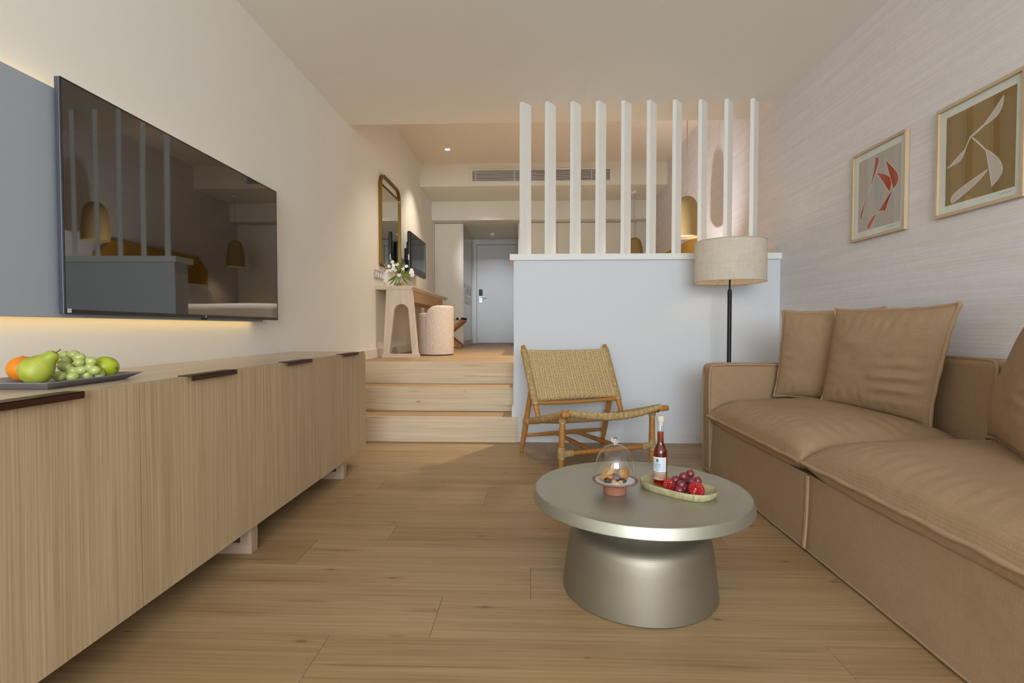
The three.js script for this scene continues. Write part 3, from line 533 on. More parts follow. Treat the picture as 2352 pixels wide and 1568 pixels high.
{ // oval dish with bottle, red grapes, pomegranate
  const c = [0.536, TY, -1.895], ang = Math.atan2(0.21, 0.20), hl = 0.143, hw = 0.083;
  const t = thing('oval_dish', 'long oval glazed stoneware dish with a low rim on the coffee table', 'dish', c);
  const rings = [[0.86, 0.86, 0.0005], [0.93, 0.90, 0.001], [0.985, 0.97, 0.010], [1, 1, 0.026], [0.995, 0.99, 0.0275], [0.98, 0.965, 0.026], [0.955, 0.92, 0.012], [0.91, 0.85, 0.0085], [0.0, 0.0, 0.0085]];
  const N = 72, pos = (i, r) => { const a = i / N * Math.PI * 2, cx = Math.sign(Math.cos(a)) * Math.abs(Math.cos(a)) ** 0.74 * hl * r[0], cz = Math.sign(Math.sin(a)) * Math.abs(Math.sin(a)) ** 0.78 * hw * r[1]; return V(c[0] + cx * Math.cos(ang) - cz * Math.sin(ang), c[1] + r[2], c[2] + cx * Math.sin(ang) + cz * Math.cos(ang)); };
  const g = grid(N, rings.length - 1, (u, v) => pos(Math.round(u * N) % N, rings[Math.round(v * (rings.length - 1))]), (u, v) => [u * 4, v]);
  part('dish', creased(g, 0.8), M.ceramic, t);
  part('foot', grid(N, 1, (u, v) => pos(Math.round(u * N) % N, v > 0.5 ? [0.86, 0.86, 0.0005] : [0, 0, 0.0004])), M.ceramic, t);
  const yb = TY + 0.009;
  // bottle
  const bx = 0.487, bz = -1.948, b = thing('wine_bottle', 'slim clear bottle of amber-red wine with a pale label, standing in the oval dish', 'bottle', [bx, yb, bz]);
  const outer = [[0.0005, 0.006], [0.014, 0.004], [0.023, 0.0005], [0.0258, 0.003], [0.0265, 0.008], [0.0265, 0.118], [0.0258, 0.127], [0.0225, 0.138], [0.0165, 0.148], [0.0135, 0.156], [0.0128, 0.168], [0.0125, 0.225], [0.0135, 0.227], [0.0135, 0.236], [0.012, 0.238], [0.012, 0.245]];
  part('glass_body', lathe(outer, 48, 0.5).translate(bx, yb, bz), M.glass, b);
  const liq = [[0.0005, 0.0085], [0.013, 0.0068], [0.021, 0.004], [0.0242, 0.0055], [0.0248, 0.010], [0.0248, 0.118], [0.0242, 0.126], [0.021, 0.137], [0.0152, 0.147], [0.0122, 0.155], [0.0113, 0.168], [0.0112, 0.200], [0.0005, 0.200]];
  part('wine', lathe(liq, 48, 0.5).translate(bx, yb, bz), phy({ color: 0xffffff, roughness: 0, transmission: 1, thickness: 0.05, ior: 1.34, attenuationColor: new THREE.Color(0.80, 0.15, 0.035), attenuationDistance: 0.024 }), b);
  part('stopper', [lathe([[0.0005, 0.224], [0.0105, 0.224], [0.0105, 0.238], [0.0142, 0.2385], [0.0142, 0.258], [0.0135, 0.2605], [0.0005, 0.2605]], 32).translate(bx, yb, bz)], std({ color: 0xc2bcae, roughness: 0.6 }), b, 'pale stopper');
  const label = canvasTex(256, 360, (k, w, h) => {
    k.fillStyle = '#c6d0d8'; k.fillRect(0, 0, w, 232); k.strokeStyle = '#f8fbfb'; k.lineWidth = 10; k.strokeRect(5, 5, w - 10, 222);
    k.fillStyle = '#141414'; k.save(); k.translate(98, 48); for (let i = 0; i < 5; i++) { k.rotate(Math.PI * 0.4); k.beginPath(); k.ellipse(0, -15, 7, 13, 0, 0, 7); k.fill(); } k.restore(); k.fillRect(84, 70, 9, 18); k.fillRect(106, 74, 9, 14);
    k.fillStyle = '#33343c'; k.font = 'bold 34px serif'; k.textAlign = 'right'; k.fillText('LAISA', 152, 124); k.fillStyle = '#5c5f68'; k.fillRect(44, 136, 106, 5); k.fillRect(56, 150, 94, 4); k.fillRect(44, 164, 104, 4); k.fillRect(80, 182, 44, 3); k.font = 'bold 22px serif'; k.fillText('2019', 124, 212);
    k.fillStyle = '#4a2c22'; k.fillRect(0, 232, w, 12); k.fillStyle = '#e9dcd2'; k.fillRect(0, 244, w, 8); k.fillStyle = '#a57d69'; k.fillRect(0, 252, w, 100); k.fillStyle = '#cda58f'; k.fillRect(30, 276, 170, 5); k.fillRect(50, 292, 150, 4); k.fillStyle = '#f3e6da'; k.fillRect(20, 326, 110, 7); k.fillStyle = '#d8b49a'; k.fillRect(0, 350, w, 10);
  });
  const lg = new THREE.CylinderGeometry(0.0268, 0.0268, 0.084, 40, 1, true, -1.45, 2.05); lg.translate(bx, yb + 0.066, bz); part('label', lg, std({ map: label, roughness: 0.7 }), b, 'pale blue-grey label over a brown strip');
  // red grapes
  const rm = phy({ color: 0x762830, roughness: 0.3, clearcoat: 0.4, clearcoatRoughness: 0.25 }), rg = new THREE.SphereGeometry(0.0155, 26, 18);
  const reds = [[0.524, 0.378, -1.826, 'lowest red grape, beside the pomegranate wedge at the front of the oval dish'], [0.531, 0.398, -1.828, 'red grape in the middle of the pile above the lowest one'], [0.526, 0.398, -1.882, 'leftmost red grape, against the seeds beside the bottle'], [0.553, 0.412, -1.878, 'upper left red grape on top of the pile in the oval dish'], [0.585, 0.415, -1.905, 'highest red grape at the top of the pile in the oval dish'], [0.579, 0.396, -1.870, 'red grape directly above the pomegranate wedge at the front'], [0.607, 0.392, -1.892, 'rightmost red grape, at the back behind the pomegranate wedge'], [0.560, 0.378, -1.90, 'red grape hidden under the pile in the oval dish'], [0.549, 0.378, -1.855, 'red grape underneath the middle of the pile']];
  for (const [gx, gy, gz, lab] of reds) { const q = thing('red_grape', lab, 'grape', [gx, gy, gz], 'red grapes in the oval dish'); const s = new THREE.Mesh(rg, rm); s.name = 'berry'; q.add(s); const e = new THREE.Mesh(new THREE.SphereGeometry(0.0022, 8, 6), M.shadow); e.name = 'scar'; e.position.set(0.004, 0.0145, 0.002); q.add(e); }
  // pomegranate pieces: rind, membrane, seeds
  const seedM = phy({ color: 0xa80b10, roughness: 0.15, clearcoat: 0.6 }), rind = std({ color: 0xb8573f, roughness: 0.6 }), memb = std({ color: 0xe8d3bd, roughness: 0.8 });
  function pome(px, pz, r, tilt, yaw, lab, n) {
    const t2 = thing('pomegranate_piece', lab, 'pomegranate', [px, yb, pz]);
    const q = new THREE.Quaternion().setFromEuler(new THREE.Euler(tilt, yaw, 0, 'YXZ')), ctr = V(px, yb + r * 0.72, pz), tr = gg => { gg.applyQuaternion(q); gg.translate(ctr.x, ctr.y, ctr.z); return gg; };
    part('rind', tr(new THREE.SphereGeometry(r, 28, 12, 0, Math.PI * 2, Math.PI * 0.62, Math.PI * 0.38).scale(1, 0.9, 1)), rind, t2);
    part('membrane', tr(new THREE.SphereGeometry(r * 0.80, 24, 16).scale(1, 0.85, 1)), memb, t2);
    const sg = []; const ga = 2.39996;
    for (let i = 0; i < n; i++) { const yy = 1 - i / n * 1.08, rad = Math.sqrt(Math.max(0, 1 - yy * yy)), a = i * ga; if (i % 17 === 5) continue; const e = new THREE.SphereGeometry(0.0038, 7, 5).scale(0.9, 1.35, 0.9); const dir = V(rad * Math.cos(a), yy, rad * Math.sin(a)); e.applyQuaternion(new THREE.Quaternion().setFromUnitVectors(V(0, 1, 0), dir)); e.translate(dir.x * r * 0.86, dir.y * r * 0.76, dir.z * r * 0.86); sg.push(tr(e)); }
    const s = part('seeds', sg, seedM, t2, 'glossy red seeds'); s.userData.kind = 'stuff';
  }
  pome(0.580, -1.822, 0.029, 0.75, 0.2, 'larger pomegranate wedge showing red seeds at the front of the oval dish', 150);
  pome(0.506, -1.884, 0.0235, 0.7, -0.4, 'smaller pomegranate chunk of red seeds between the bottle and the grapes', 95);
}

// ───────── woven lounge chair ─────────
{
  const c = V(0.388, 0, -3.78), U = V(0.919, 0, -0.394), F = V(0.394, 0, 0.919);   // right and forward of the sitter's chair
  const L = (u, v, h) => V(c.x + U.x * u + F.x * v, h, c.z + U.z * u + F.z * v);
  const ch = thing('lounge_chair', 'low teak lounge chair with woven cord seat and back in front of the partition', 'chair', [c.x, 0, c.z]);
  const legP = [[0, 0.013], [0.02, 0.0150], [0.35, 0.0215], [0.8, 0.020], [0.98, 0.018], [1, 0.015]];
  const uvr = g => g;
  for (const s of [-1, 1]) {
    part('rear_leg', rod(L(s * 0.355, -0.335, 0.0005), L(s * 0.345, -0.17, 0.49), legP), M.teak, ch);
    part('front_leg', rod(L(s * 0.352, 0.335, 0.0005), L(s * 0.345, 0.345, 0.378), legP), M.teak, ch);
    part('back_post', rod(L(s * 0.345, -0.02, 0.275), L(s * 0.355, -0.305, 0.812), [[0, 0.014], [0.02, 0.017], [0.3, 0.0215], [0.85, 0.0225], [0.97, 0.019], [1, 0.015]]), M.teak, ch);
    part('side_rail', sweep(crv([L(s * 0.352, -0.22, 0.245), L(s * 0.352, -0.05, 0.275), L(s * 0.352, 0.18, 0.335), L(s * 0.352, 0.40, 0.385)]), 20, 10, () => 0.014), M.teak, ch);
    // cord lashings at the joints
    const lash = (a, b, r) => sweep(crv([a, a.clone().lerp(b, 0.5), b]), 60, 14, (t) => r + 0.0022 * Math.abs(Math.sin(t * Math.PI * 8)) + 0.004 * Math.sin(t * Math.PI));
    part('cord_lashing', [lash(L(s * 0.351, 0.339, 0.10), L(s * 0.351, 0.341, 0.178), 0.0205), lash(L(s * 0.345, 0.338, 0.132), L(s * 0.265, 0.338, 0.132), 0.0185)], M.rope, ch);
    part('cord_lashing', [lash(L(s * 0.349, -0.268, 0.215), L(s * 0.347, -0.245, 0.285), 0.0205), lash(L(s * 0.35, -0.25, 0.25), L(s * 0.352, -0.185, 0.253), 0.018)], M.rope, ch);
    part('cord_lashing', lash(L(s * 0.346, 0.343, 0.330), L(s * 0.346, 0.346, 0.378), 0.019), M.rope, ch);
  }
  part('rear_stretcher', rod(L(-0.352, -0.29, 0.132), L(0.352, -0.29, 0.132), [[0, 0.011], [0.3, 0.016], [0.7, 0.016], [1, 0.011]]), M.teak, ch);
  part('front_stretcher', rod(L(-0.345, 0.338, 0.132), L(0.345, 0.338, 0.132), [[0, 0.014], [0.15, 0.016], [0.5, 0.0185], [0.85, 0.016], [1, 0.014]]), M.teak, ch);
  for (const s of [-1, 1]) part('cross_stretcher', rod(L(s * 0.085 - 0.0, -0.29, 0.132), L(s * 0.12, 0.338, 0.132), [[0, 0.013], [0.5, 0.017], [1, 0.013]]), M.teak, ch);
  part('back_rail', sweep(crv([L(-0.34, -0.088, 0.405), L(0, -0.105, 0.395), L(0.34, -0.088, 0.405)]), 16, 10, () => 0.0135), M.teak, ch);
  // woven surfaces: f(s, t) is the sheet, s across, t along
  const eps = 1e-3;
  const backS = (s, t) => { const u = (s - 0.5) * 0.70, k = 1 - (2 * s - 1) ** 2; return L(u * (1 - 0.02 * t), -0.098 - 0.187 * t - 0.030 * k, 0.423 + 0.35 * t - 0.012 * k * (t - 0.3)); };
  const seatS = (s, t) => { const u = (s - 0.5) * 0.70, k = 1 - (2 * s - 1) ** 2; const v = -0.205 + 0.635 * t; return L(u, v, 0.258 + 0.155 * t - 0.006 * Math.sin(Math.PI * t) - 0.045 * k * (0.55 + 0.45 * t) + 0.004); };
  function woven(f, name, nc, nr, flip) {
    const nrm = (s, t) => { const a = f(Math.min(s + eps, 1), t).sub(f(Math.max(s - eps, 0), t)), b = f(s, Math.min(t + eps, 1)).sub(f(s, Math.max(t - eps, 0))); return a.cross(b).normalize(); };
    const both = [grid(30, 24, (u, v) => f(u, v).addScaledVector(nrm(u, v), 0.010), (u, v) => [u, v]), grid(30, 24, (u, v) => f(1 - u, v).addScaledVector(nrm(1 - u, v), -0.012), (u, v) => [u, v])];
    const panel = part(name, both, M.cordDark, ch);
    const st = new THREE.SphereGeometry(1, 7, 5), out = [], w = 0.70 / nc;
    for (let i = 0; i < nc; i++) for (let j = 0; j < nr; j++) {
      const s = (i + 0.5) / nc, t = Math.min(0.995, Math.max(0.005, (j + 0.5 + (i % 2) * 0.5) / nr)), p = f(s, t), n = nrm(s, t);
      const a = f(Math.min(s + 0.01, 1), t).sub(f(Math.max(s - 0.01, 0), t)).normalize(), b = n.clone().cross(a), ang = (i % 2 ? 0.72 : -0.72) + rr(-0.3, 0.3);
      const e = st.clone(); e.scale(w * 0.72, w * 0.34, 0.0062 + rr(0, 0.0016)); e.rotateZ(ang); e.applyMatrix4(new THREE.Matrix4().makeBasis(a, b, n)); p.addScaledVector(n, 0.011); e.translate(p.x, p.y, p.z); out.push(e);
    }
    const k = part('cord_weave', out, M.stitch, panel, 'herringbone knots of paper cord'); k.userData.kind = 'stuff';
    return panel;
  }
  woven(backS, 'back_panel', 32, 22);
  woven(seatS, 'seat_panel', 32, 34);
  const wrap = (pts, r0, r1, p) => { const k = crv(pts), Lg = k.getLength(), n = Math.round(Lg / 0.0028); return sweep(k, n, 12, (t, a) => r0 + (r1 - r0) * Math.sin(Math.PI * t) + 0.0016 * Math.sin(t * Lg / p * Math.PI * 2 + a)); };
  part('cord_edge', [wrap([0.22, 0.4, 0.6, 0.8, 0.945].map(t => L(-0.345 - 0.01 * t, -0.02 - 0.285 * t, 0.275 + 0.537 * t)), 0.0255, 0.026, 0.006)], M.rope, ch);
  part('cord_edge', [wrap([0.22, 0.4, 0.6, 0.8, 0.945].map(t => L(0.345 + 0.01 * t, -0.02 - 0.285 * t, 0.275 + 0.537 * t)), 0.0255, 0.026, 0.006)], M.rope, ch);
  part('cord_edge', [wrap([0.03, 0.2, 0.4, 0.6, 0.8, 0.97].map(s => backS(s, 0.01)), 0.015, 0.017, 0.006)], M.rope, ch);
  part('cord_edge', [wrap([0.05, 0.2, 0.4, 0.6, 0.8, 0.95].map(s => backS(s, 0.995)), 0.010, 0.011, 0.006)], M.rope, ch);
  part('cord_edge', [wrap([0.0, 0.1, 0.25, 0.4, 0.5, 0.6, 0.75, 0.9, 1.0].map(s => seatS(s, 1)), 0.019, 0.025, 0.006)], M.rope, ch, 'thick cord roll over the dipped front rail');
  part('cord_edge', [wrap([0.06, 0.25, 0.45, 0.7, 0.96].map(t => seatS(0.0, t).add(V(0, 0.004 - 0.012 * Math.sin(Math.PI * t), 0))), 0.015, 0.027, 0.006)], M.rope, ch);
  part('cord_edge', [wrap([0.06, 0.25, 0.45, 0.7, 0.96].map(t => seatS(1.0, t).add(V(0, 0.004 - 0.012 * Math.sin(Math.PI * t), 0))), 0.015, 0.027, 0.006)], M.rope, ch);
  part('cord_edge', [wrap([0.02, 0.25, 0.5, 0.75, 0.98].map(s => seatS(s, 0.01)), 0.016, 0.019, 0.006)], M.rope, ch);
  part('front_rail_end', sweep(crv([L(-0.395, 0.432, 0.402), L(-0.34, 0.43, 0.405)]), 4, 14, t => t < 0.1 ? 0.017 : 0.0205), M.teak, ch);
  part('front_rail_end', sweep(crv([L(0.34, 0.43, 0.405), L(0.405, 0.434, 0.405)]), 4, 14, t => t > 0.9 ? 0.017 : 0.0205), M.teak, ch);
  part('seat_rail_end', rod(L(-0.385, -0.20, 0.256), L(-0.33, -0.20, 0.256), [[0, 0.013], [1, 0.017]]), M.teak, ch);
  part('seat_rail_end', rod(L(0.33, -0.20, 0.256), L(0.385, -0.20, 0.256), [[0, 0.017], [1, 0.013]]), M.teak, ch);
}

// ───────── sofa and cushions ─────────
// soft cushion from four rim corners; tF / tB are its bulge on either side of the rim
function cushionGeo(cn, tF, tB, o = {}) {
  const [a, b, c, d] = cn.map(p => V(...p)), ear = o.ear ?? 0.05, pw = o.p ?? 2.4, ex = o.ex ?? 0.6, sd = o.seed ?? 1, wr = o.wr ?? 0.006, n = o.n ?? 56;
  const N = b.clone().sub(a).cross(d.clone().sub(a)).normalize(), lu = (a.distanceTo(b) + c.distanceTo(d)) / 2, lv = (a.distanceTo(d) + b.distanceTo(c)) / 2;
  const rim = (u, v) => {
    let s = 2 * u - 1, t = 2 * v - 1; const s2 = s * (1 - ear * (1 - t ** 4)), t2 = t * (1 - ear * (1 - s ** 4)); const uu = (s2 + 1) / 2, vv = (t2 + 1) / 2;
    return a.clone().multiplyScalar((1 - uu) * (1 - vv)).addScaledVector(b, uu * (1 - vv)).addScaledVector(c, uu * vv).addScaledVector(d, (1 - uu) * vv);
  };
  const wob = (u, v) => { const e = Math.max(Math.abs(2 * u - 1), Math.abs(2 * v - 1)); return (o.edge ?? 0) * Math.sin((u * lu + v * lv) * 30 + sd) * e ** 6; };
  const f = (sgn, T) => (u, v) => {
    const s = Math.abs(2 * u - 1), t = Math.abs(2 * v - 1), h = (Math.max(0, 1 - s ** pw) ** ex) * (Math.max(0, 1 - t ** pw) ** ex);
    const nearE = Math.max(s, t), gather = wr * 0.8 * Math.sin((s > t ? v * lv : u * lu) * 95 + 3 * vn(u * 7, v * 7, 99, 99, sd)) * Math.max(0, nearE - 0.55) * 2 * (1 - nearE) * 2.2 * h;
    const big = wr * 2.2 * (fbm(u, v, 3, 3, 3, sd) - 0.5) * h, fold = o.fold ? o.fold(u, v) * h : 0;
    return rim(u, v).addScaledVector(N, sgn * (T * h + gather + big + fold) + wob(u, v));
  };
  const uvf = (u, v) => [u * lu, v * lv];
  const A = grid(n, n, f(1, tF), uvf), Bk = grid(n, n, (u, v) => f(-1, tB)(1 - u, v), (u, v) => [(1 - u) * lu, v * lv]);
  const edge = []; const K = 24; for (let i = 0; i < K; i++) edge.push([i / K, 0]); for (let i = 0; i < K; i++) edge.push([1, i / K]); for (let i = 0; i < K; i++) edge.push([1 - i / K, 1]); for (let i = 0; i < K; i++) edge.push([0, 1 - i / K]);
  const pipe = sweep(crv(edge.map(([u, v]) => rim(u, v).addScaledVector(N, wob(u, v))), true), 260, 8, (t) => (o.pipe ?? 0.0065) * (1 + 0.14 * Math.sin(t * 150)), true);
  return [[A, Bk], pipe];
}
const sofaZ = [-3.385, -2.225, -1.05];
{
  const s = thing('sofa', 'long tan linen slipcovered sofa against the papered wall', 'sofa', [1.6, 0, -2.25]);
  const X0 = 1.179, zF = -3.525, YB = 0.292;
  // skirts, hanging in faint folds, one per seat
  for (const [za, zb, sd] of [[zF, -2.2315, 3], [-2.2305, -1.03, 5]]) {
    const g = grid(70, 16, (u, v) => V(X0 - 0.016 * (1 - v) ** 1.5 * (0.7 + 0.5 * vn(u * 9, 0.5, 99, 99, sd)) + 0.008 * (vn(u * 6, v * 2 + 3, 99, 99, sd + 9) - 0.5) + (u < 0.02 || u > 0.98 ? 0.004 : 0), 0.006 + v * (YB + 0.03), za + (zb - za) * u), (u, v) => [(zb - za) * u, v * YB]);
    part('skirt', [g], M.fabric, s);
    part('hem', sweep(crv(Array.from({ length: 24 }, (_, i) => { const u = i / 23; return V(X0 - 0.016 * (0.7 + 0.5 * vn(u * 9, 0.5, 99, 99, sd)) + 0.008 * (vn(u * 6, 3, 99, 99, sd + 9) - 0.5) + 0.001, 0.012, za + (zb - za) * u); })), 60, 6, () => 0.004), M.fabricPipe, s);
    for (const z of [za + 0.004, zb - 0.004]) part('seam_piping', sweep(crv([V(X0 - 0.012, 0.01, z), V(X0 - 0.004, 0.12, z), V(X0 + 0.001, 0.322, z)]), 20, 8, () => 0.0065), M.fabricPipe, s);
  }
  part('base_frame', [uvBox(B(X0 + 0.012, 1.99, 0.03, YB + 0.027, zF + 0.01, -1.0, 0.01), 'z')], M.fabric, s);
  part('foot', [B(X0 + 0.03, X0 + 0.08, 0, 0.03, zF + 0.02, zF + 0.07)], M.black, s);
  // far arm
  const armG = uvBox(new RoundedBoxGeometry(0.83, 0.711 - 0.02, 0.135, 5, 0.03).translate(1.575, 0.365, -3.4525), 'x');
  part('arm', armG, M.fabric, s);
  const pr = 0.0065, ax = 1.164, yt = 0.708;
  part('arm_piping', [sweep(crv([V(ax + 0.004, 0.015, -3.389), V(ax, 0.3, -3.389), V(ax, yt - 0.03, -3.389), V(ax + 0.012, yt - 0.006, -3.389), V(ax + 0.05, yt, -3.389), V(1.6, yt + 0.002, -3.389), V(1.98, yt, -3.389)]), 80, 8, () => pr), sweep(crv([V(ax + 0.004, 0.015, -3.517), V(ax, 0.3, -3.517), V(ax, yt - 0.03, -3.517), V(ax + 0.012, yt - 0.006, -3.517), V(ax + 0.05, yt, -3.517), V(1.98, yt, -3.517)]), 80, 8, () => pr)], M.fabricPipe, s);
  // near arm, beyond the frame
  part('arm', uvBox(new RoundedBoxGeometry(0.83, 0.691, 0.135, 5, 0.03).translate(1.575, 0.365, -0.96), 'x'), M.fabric, s);
  // back
  for (const [za, zb] of [[-3.39, -2.155], [-2.145, -1.03]]) {
    const g = uvBox(new RoundedBoxGeometry(0.125, 0.56, Math.abs(zb - za), 5, 0.035).translate(1.945, 0.54, (za + zb) / 2), 'z');
    part('back_rest', g, M.fabric, s);
    const x = 1.888, y = 0.815;
    part('back_piping', sweep(crv([V(x + 0.002, 0.42, zb - 0.006), V(x, 0.7, zb - 0.006), V(x + 0.003, y - 0.02, zb - 0.010), V(x + 0.01, y - 0.004, zb - 0.03), V(x + 0.012, y + 0.002, zb - 0.10), V(x + 0.012, y - 0.002, (za + zb) / 2), V(x + 0.012, y + 0.002, za + 0.1), V(x + 0.008, y - 0.006, za + 0.02), V(x, 0.7, za + 0.006), V(x + 0.002, 0.42, za + 0.006)]), 120, 8, () => 0.0075), M.fabricPipe, s);
  }
  // the two seat cushions
  for (const [za, zb, sd] of [[sofaZ[0], sofaZ[1], 11], [sofaZ[1] - 0.0, sofaZ[2], 17]]) {
    const c = thing('seat_cushion', sd === 11 ? 'far plump tan seat cushion, next to the sofa arm' : 'near plump tan seat cushion, cut off by the frame at the right', 'seat cushion', [1.55, YB, (za + zb) / 2], 'tan seat cushions on the sofa');
        const [b2, p2] = cushionGeo([[1.148, 0.378, zb], [1.895, 0.405, zb], [1.895, 0.405, za], [1.148, 0.378, za]], 0.142, 0.108, { ear: 0.012, p: 4.0, ex: 0.44, seed: sd, wr: 0.010, n: 80, edge: 0.0018, pipe: 0.0095 });
    part('cover', b2, M.fabric, c); part('piping', p2, M.fabricPipe, c);
  }
  const folds = (u, v) => 0.010 * Math.sin((v * 52) + 5 * u) * Math.exp(-(((u - 0.22) / 0.22) ** 2)) * Math.exp(-(((v - 0.30) / 0.22) ** 2));
  // throw pillows: rim corners bottom-far, bottom-near, top-near, top-far
  const pil = [
    ['square tan pillow in the far corner of the sofa, partly behind another', [[1.545, 0.515, -3.335], [1.875, 0.515, -2.93], [1.905, 1.06, -2.85], [1.60, 1.058, -3.345]], 21, 0.075],
    ['square tan pillow leaning in front of the corner pillow, its folds at lower right', [[1.645, 0.530, -2.98], [1.80, 0.500, -2.385], [1.852, 1.055, -2.30], [1.705, 1.052, -2.96]], 27, 0.085],
    ['tan pillow at the right edge of the photo, leaning across the near seat', [[1.85, 0.505, -2.155], [1.50, 0.535, -1.58], [1.50, 1.06, -1.44], [1.872, 1.12, -1.87]], 33, 0.085],
  ];
  for (const [lab, cn, sd, T] of pil) {
    const ctr = cn.reduce((q, p) => q.map((x, i) => x + p[i] / 4), [0, 0, 0]);
    const p = thing('throw_pillow', lab, 'pillow', [ctr[0], cn[0][1], ctr[2]], 'tan throw pillows on the sofa');
    const [b2, p2] = cushionGeo([cn[1], cn[0], cn[3], cn[2]], T * 0.8, T, { ear: 0.062, p: 2.4, ex: 0.52, seed: sd, wr: 0.014, n: 80, pipe: 0.009, fold: sd === 27 ? folds : null });
    part('cover', b2, M.fabric, p); part('piping', p2, M.fabricPipe, p);
  }
}

// ───────── framed prints on the papered wall ─────────
function print1(c, w, h) {
  c.fillStyle = '#dfe2d8'; c.fillRect(0, 0, w, h); const m = 44; c.fillStyle = '#bdb6ac'; c.fillRect(m, m * 1.15, w - 2 * m, h - 2.3 * m);
  c.fillStyle = '#b4ada4'; c.fillRect(0.42 * w, m * 1.15, 0.2 * w, h - 2.3 * m);
  const X = x => m + x * (w - 2 * m), Y = y => 1.15 * m + y * (h - 2.3 * m);
  const shape = (col, pts) => { c.beginPath(); c.moveTo(X(pts[0][0]), Y(pts[0][1])); for (let i = 1; i < pts.length; i++) pts[i].length === 4 ? c.quadraticCurveTo(X(pts[i][0]), Y(pts[i][1]), X(pts[i][2]), Y(pts[i][3])) : c.lineTo(X(pts[i][0]), Y(pts[i][1])); c.closePath(); c.fillStyle = col; c.fill(); c.strokeStyle = '#e8e0d4'; c.lineWidth = 4; c.stroke(); };
  shape('#b23c0c', [[0.42, 0.03], [0.52, 0.05, 0.50, 0.12], [0.44, 0.24, 0.33, 0.385], [0.22, 0.55, 0.07, 0.93, ].slice(0, 2).concat([0.16, 0.66]), [0.14, 0.70, 0.07, 0.85], [0.04, 0.80, 0.08, 0.72], [0.18, 0.58, 0.28, 0.44], [0.36, 0.30, 0.40, 0.12]]);
  shape('#b23e10', [[0.44, 0.245], [0.74, 0.34, 0.80, 0.42], [0.82, 0.50, 0.755, 0.58]]);
  shape('#aa400f', [[0.65, 0.13], [0.86, 0.30, 0.93, 0.38], [1.0, 0.50, 0.84, 0.56]]);
  shape('#a83008', [[0.84, 0.57], [0.72, 0.70, 0.67, 0.82], [0.58, 0.78, 0.49, 0.80], [0.68, 0.66, 0.76, 0.60]]);
  shape('#bc5814', [[0.48, 0.80], [0.38, 0.92, 0.30, 0.99], [0.18, 0.99, 0.27, 0.90], [0.36, 0.82, 0.44, 0.81]]);
  c.strokeStyle = '#77746c'; c.lineWidth = 2; c.beginPath(); c.moveTo(w * 0.70, h * 0.955); for (let i = 0; i < 14; i++) c.lineTo(w * 0.70 + i * 6, h * 0.955 + (i % 3 - 1) * 5); c.stroke();
}
function print2(c, w, h) {
  c.fillStyle = '#dfe2d8'; c.fillRect(0, 0, w, h); const m = 44; c.fillStyle = '#8d7038'; c.fillRect(m, m * 1.15, w - 2 * m, h - 2.3 * m);
  c.fillStyle = '#95783f'; c.fillRect(m + 0.08 * w, m * 1.15, 0.14 * w, h - 2.3 * m); c.fillRect(0.42 * w, m * 1.15, 0.2 * w, h - 2.3 * m); c.fillStyle = '#866931'; c.fillRect(0.68 * w, m * 1.15, 0.12 * w, h - 2.3 * m);
  const X = x => m + x * (w - 2 * m), Y = y => 1.15 * m + y * (h - 2.3 * m);
  const shape = (pts) => { c.beginPath(); c.moveTo(X(pts[0][0]), Y(pts[0][1])); for (let i = 1; i < pts.length; i++) pts[i].length === 4 ? c.quadraticCurveTo(X(pts[i][0]), Y(pts[i][1]), X(pts[i][2]), Y(pts[i][3])) : c.lineTo(X(pts[i][0]), Y(pts[i][1])); c.closePath(); c.fillStyle = '#c9beb2'; c.fill(); c.strokeStyle = '#efe7da'; c.lineWidth = 3; c.stroke(); };
  shape([[0.83, 0.05], [0.84, 0.17, 0.74, 0.23], [0.66, 0.26, 0.58, 0.27], [0.48, 0.31, 0.40, 0.33], [0.36, 0.34, 0.32, 0.42], [0.30, 0.45], [0.34, 0.36, 0.38, 0.32], [0.48, 0.28, 0.57, 0.255], [0.68, 0.18, 0.83, 0.05]]);
  shape([[0.31, 0.43], [0.28, 0.53, 0.20, 0.55], [0.12, 0.56, 0.03, 0.57], [0.16, 0.50, 0.31, 0.43]]);
  shape([[0.41, 0.34], [0.50, 0.41, 0.60, 0.52], [0.82, 0.66, 0.84, 0.78], [0.84, 0.86, 0.70, 0.93], [0.66, 0.74, 0.61, 0.54], [0.50, 0.43, 0.41, 0.35]]);
  shape([[0.64, 0.74], [0.52, 0.86, 0.12, 0.985], [0.07, 0.95, 0.12, 0.90], [0.22, 0.84, 0.64, 0.74]]);
  c.strokeStyle = '#77746c'; c.lineWidth = 2; c.beginPath(); c.moveTo(w * 0.76, h * 0.955); for (let i = 0; i < 14; i++) c.lineTo(w * 0.76 + i * 6, h * 0.955 + (i % 3 - 1) * 5); c.stroke();
}
function framed(z0, z1, y0, y1, draw, label) { // z0 far edge, z1 near edge
  const x = XR, t = 0.016, d = 0.024, a = thing('framed_print', label, 'picture', [x, y0, (z0 + z1) / 2], 'framed prints on the papered wall');
  for (const [p, q, r, s, al] of [[y0, y0 + t, z0, z1, 'z'], [y1 - t, y1, z0, z1, 'z'], [y0 + t, y1 - t, z0, z0 + t, 'y'], [y0 + t, y1 - t, z1 - t, z1, 'y']]) part('frame_side', uvBox(B(x - d, x - 0.002, p, q, r, s, 0.0015), al), M.artFrame, a);
  const g = new THREE.PlaneGeometry(z1 - z0 - 2 * t, y1 - y0 - 2 * t); g.rotateY(-Math.PI / 2); g.translate(x - 0.010, (y0 + y1) / 2, (z0 + z1) / 2);
  part('print', g, std({ map: canvasTex(560, 680, draw), roughness: 0.9 }), a);
  const k = g.clone().translate(-0.006, 0, 0); part('glazing', k, M.glass, a);
}
framed(-3.322, -2.858, 1.478, 2.012, print1, 'smaller-looking framed print with rust-red leaf shapes on grey');
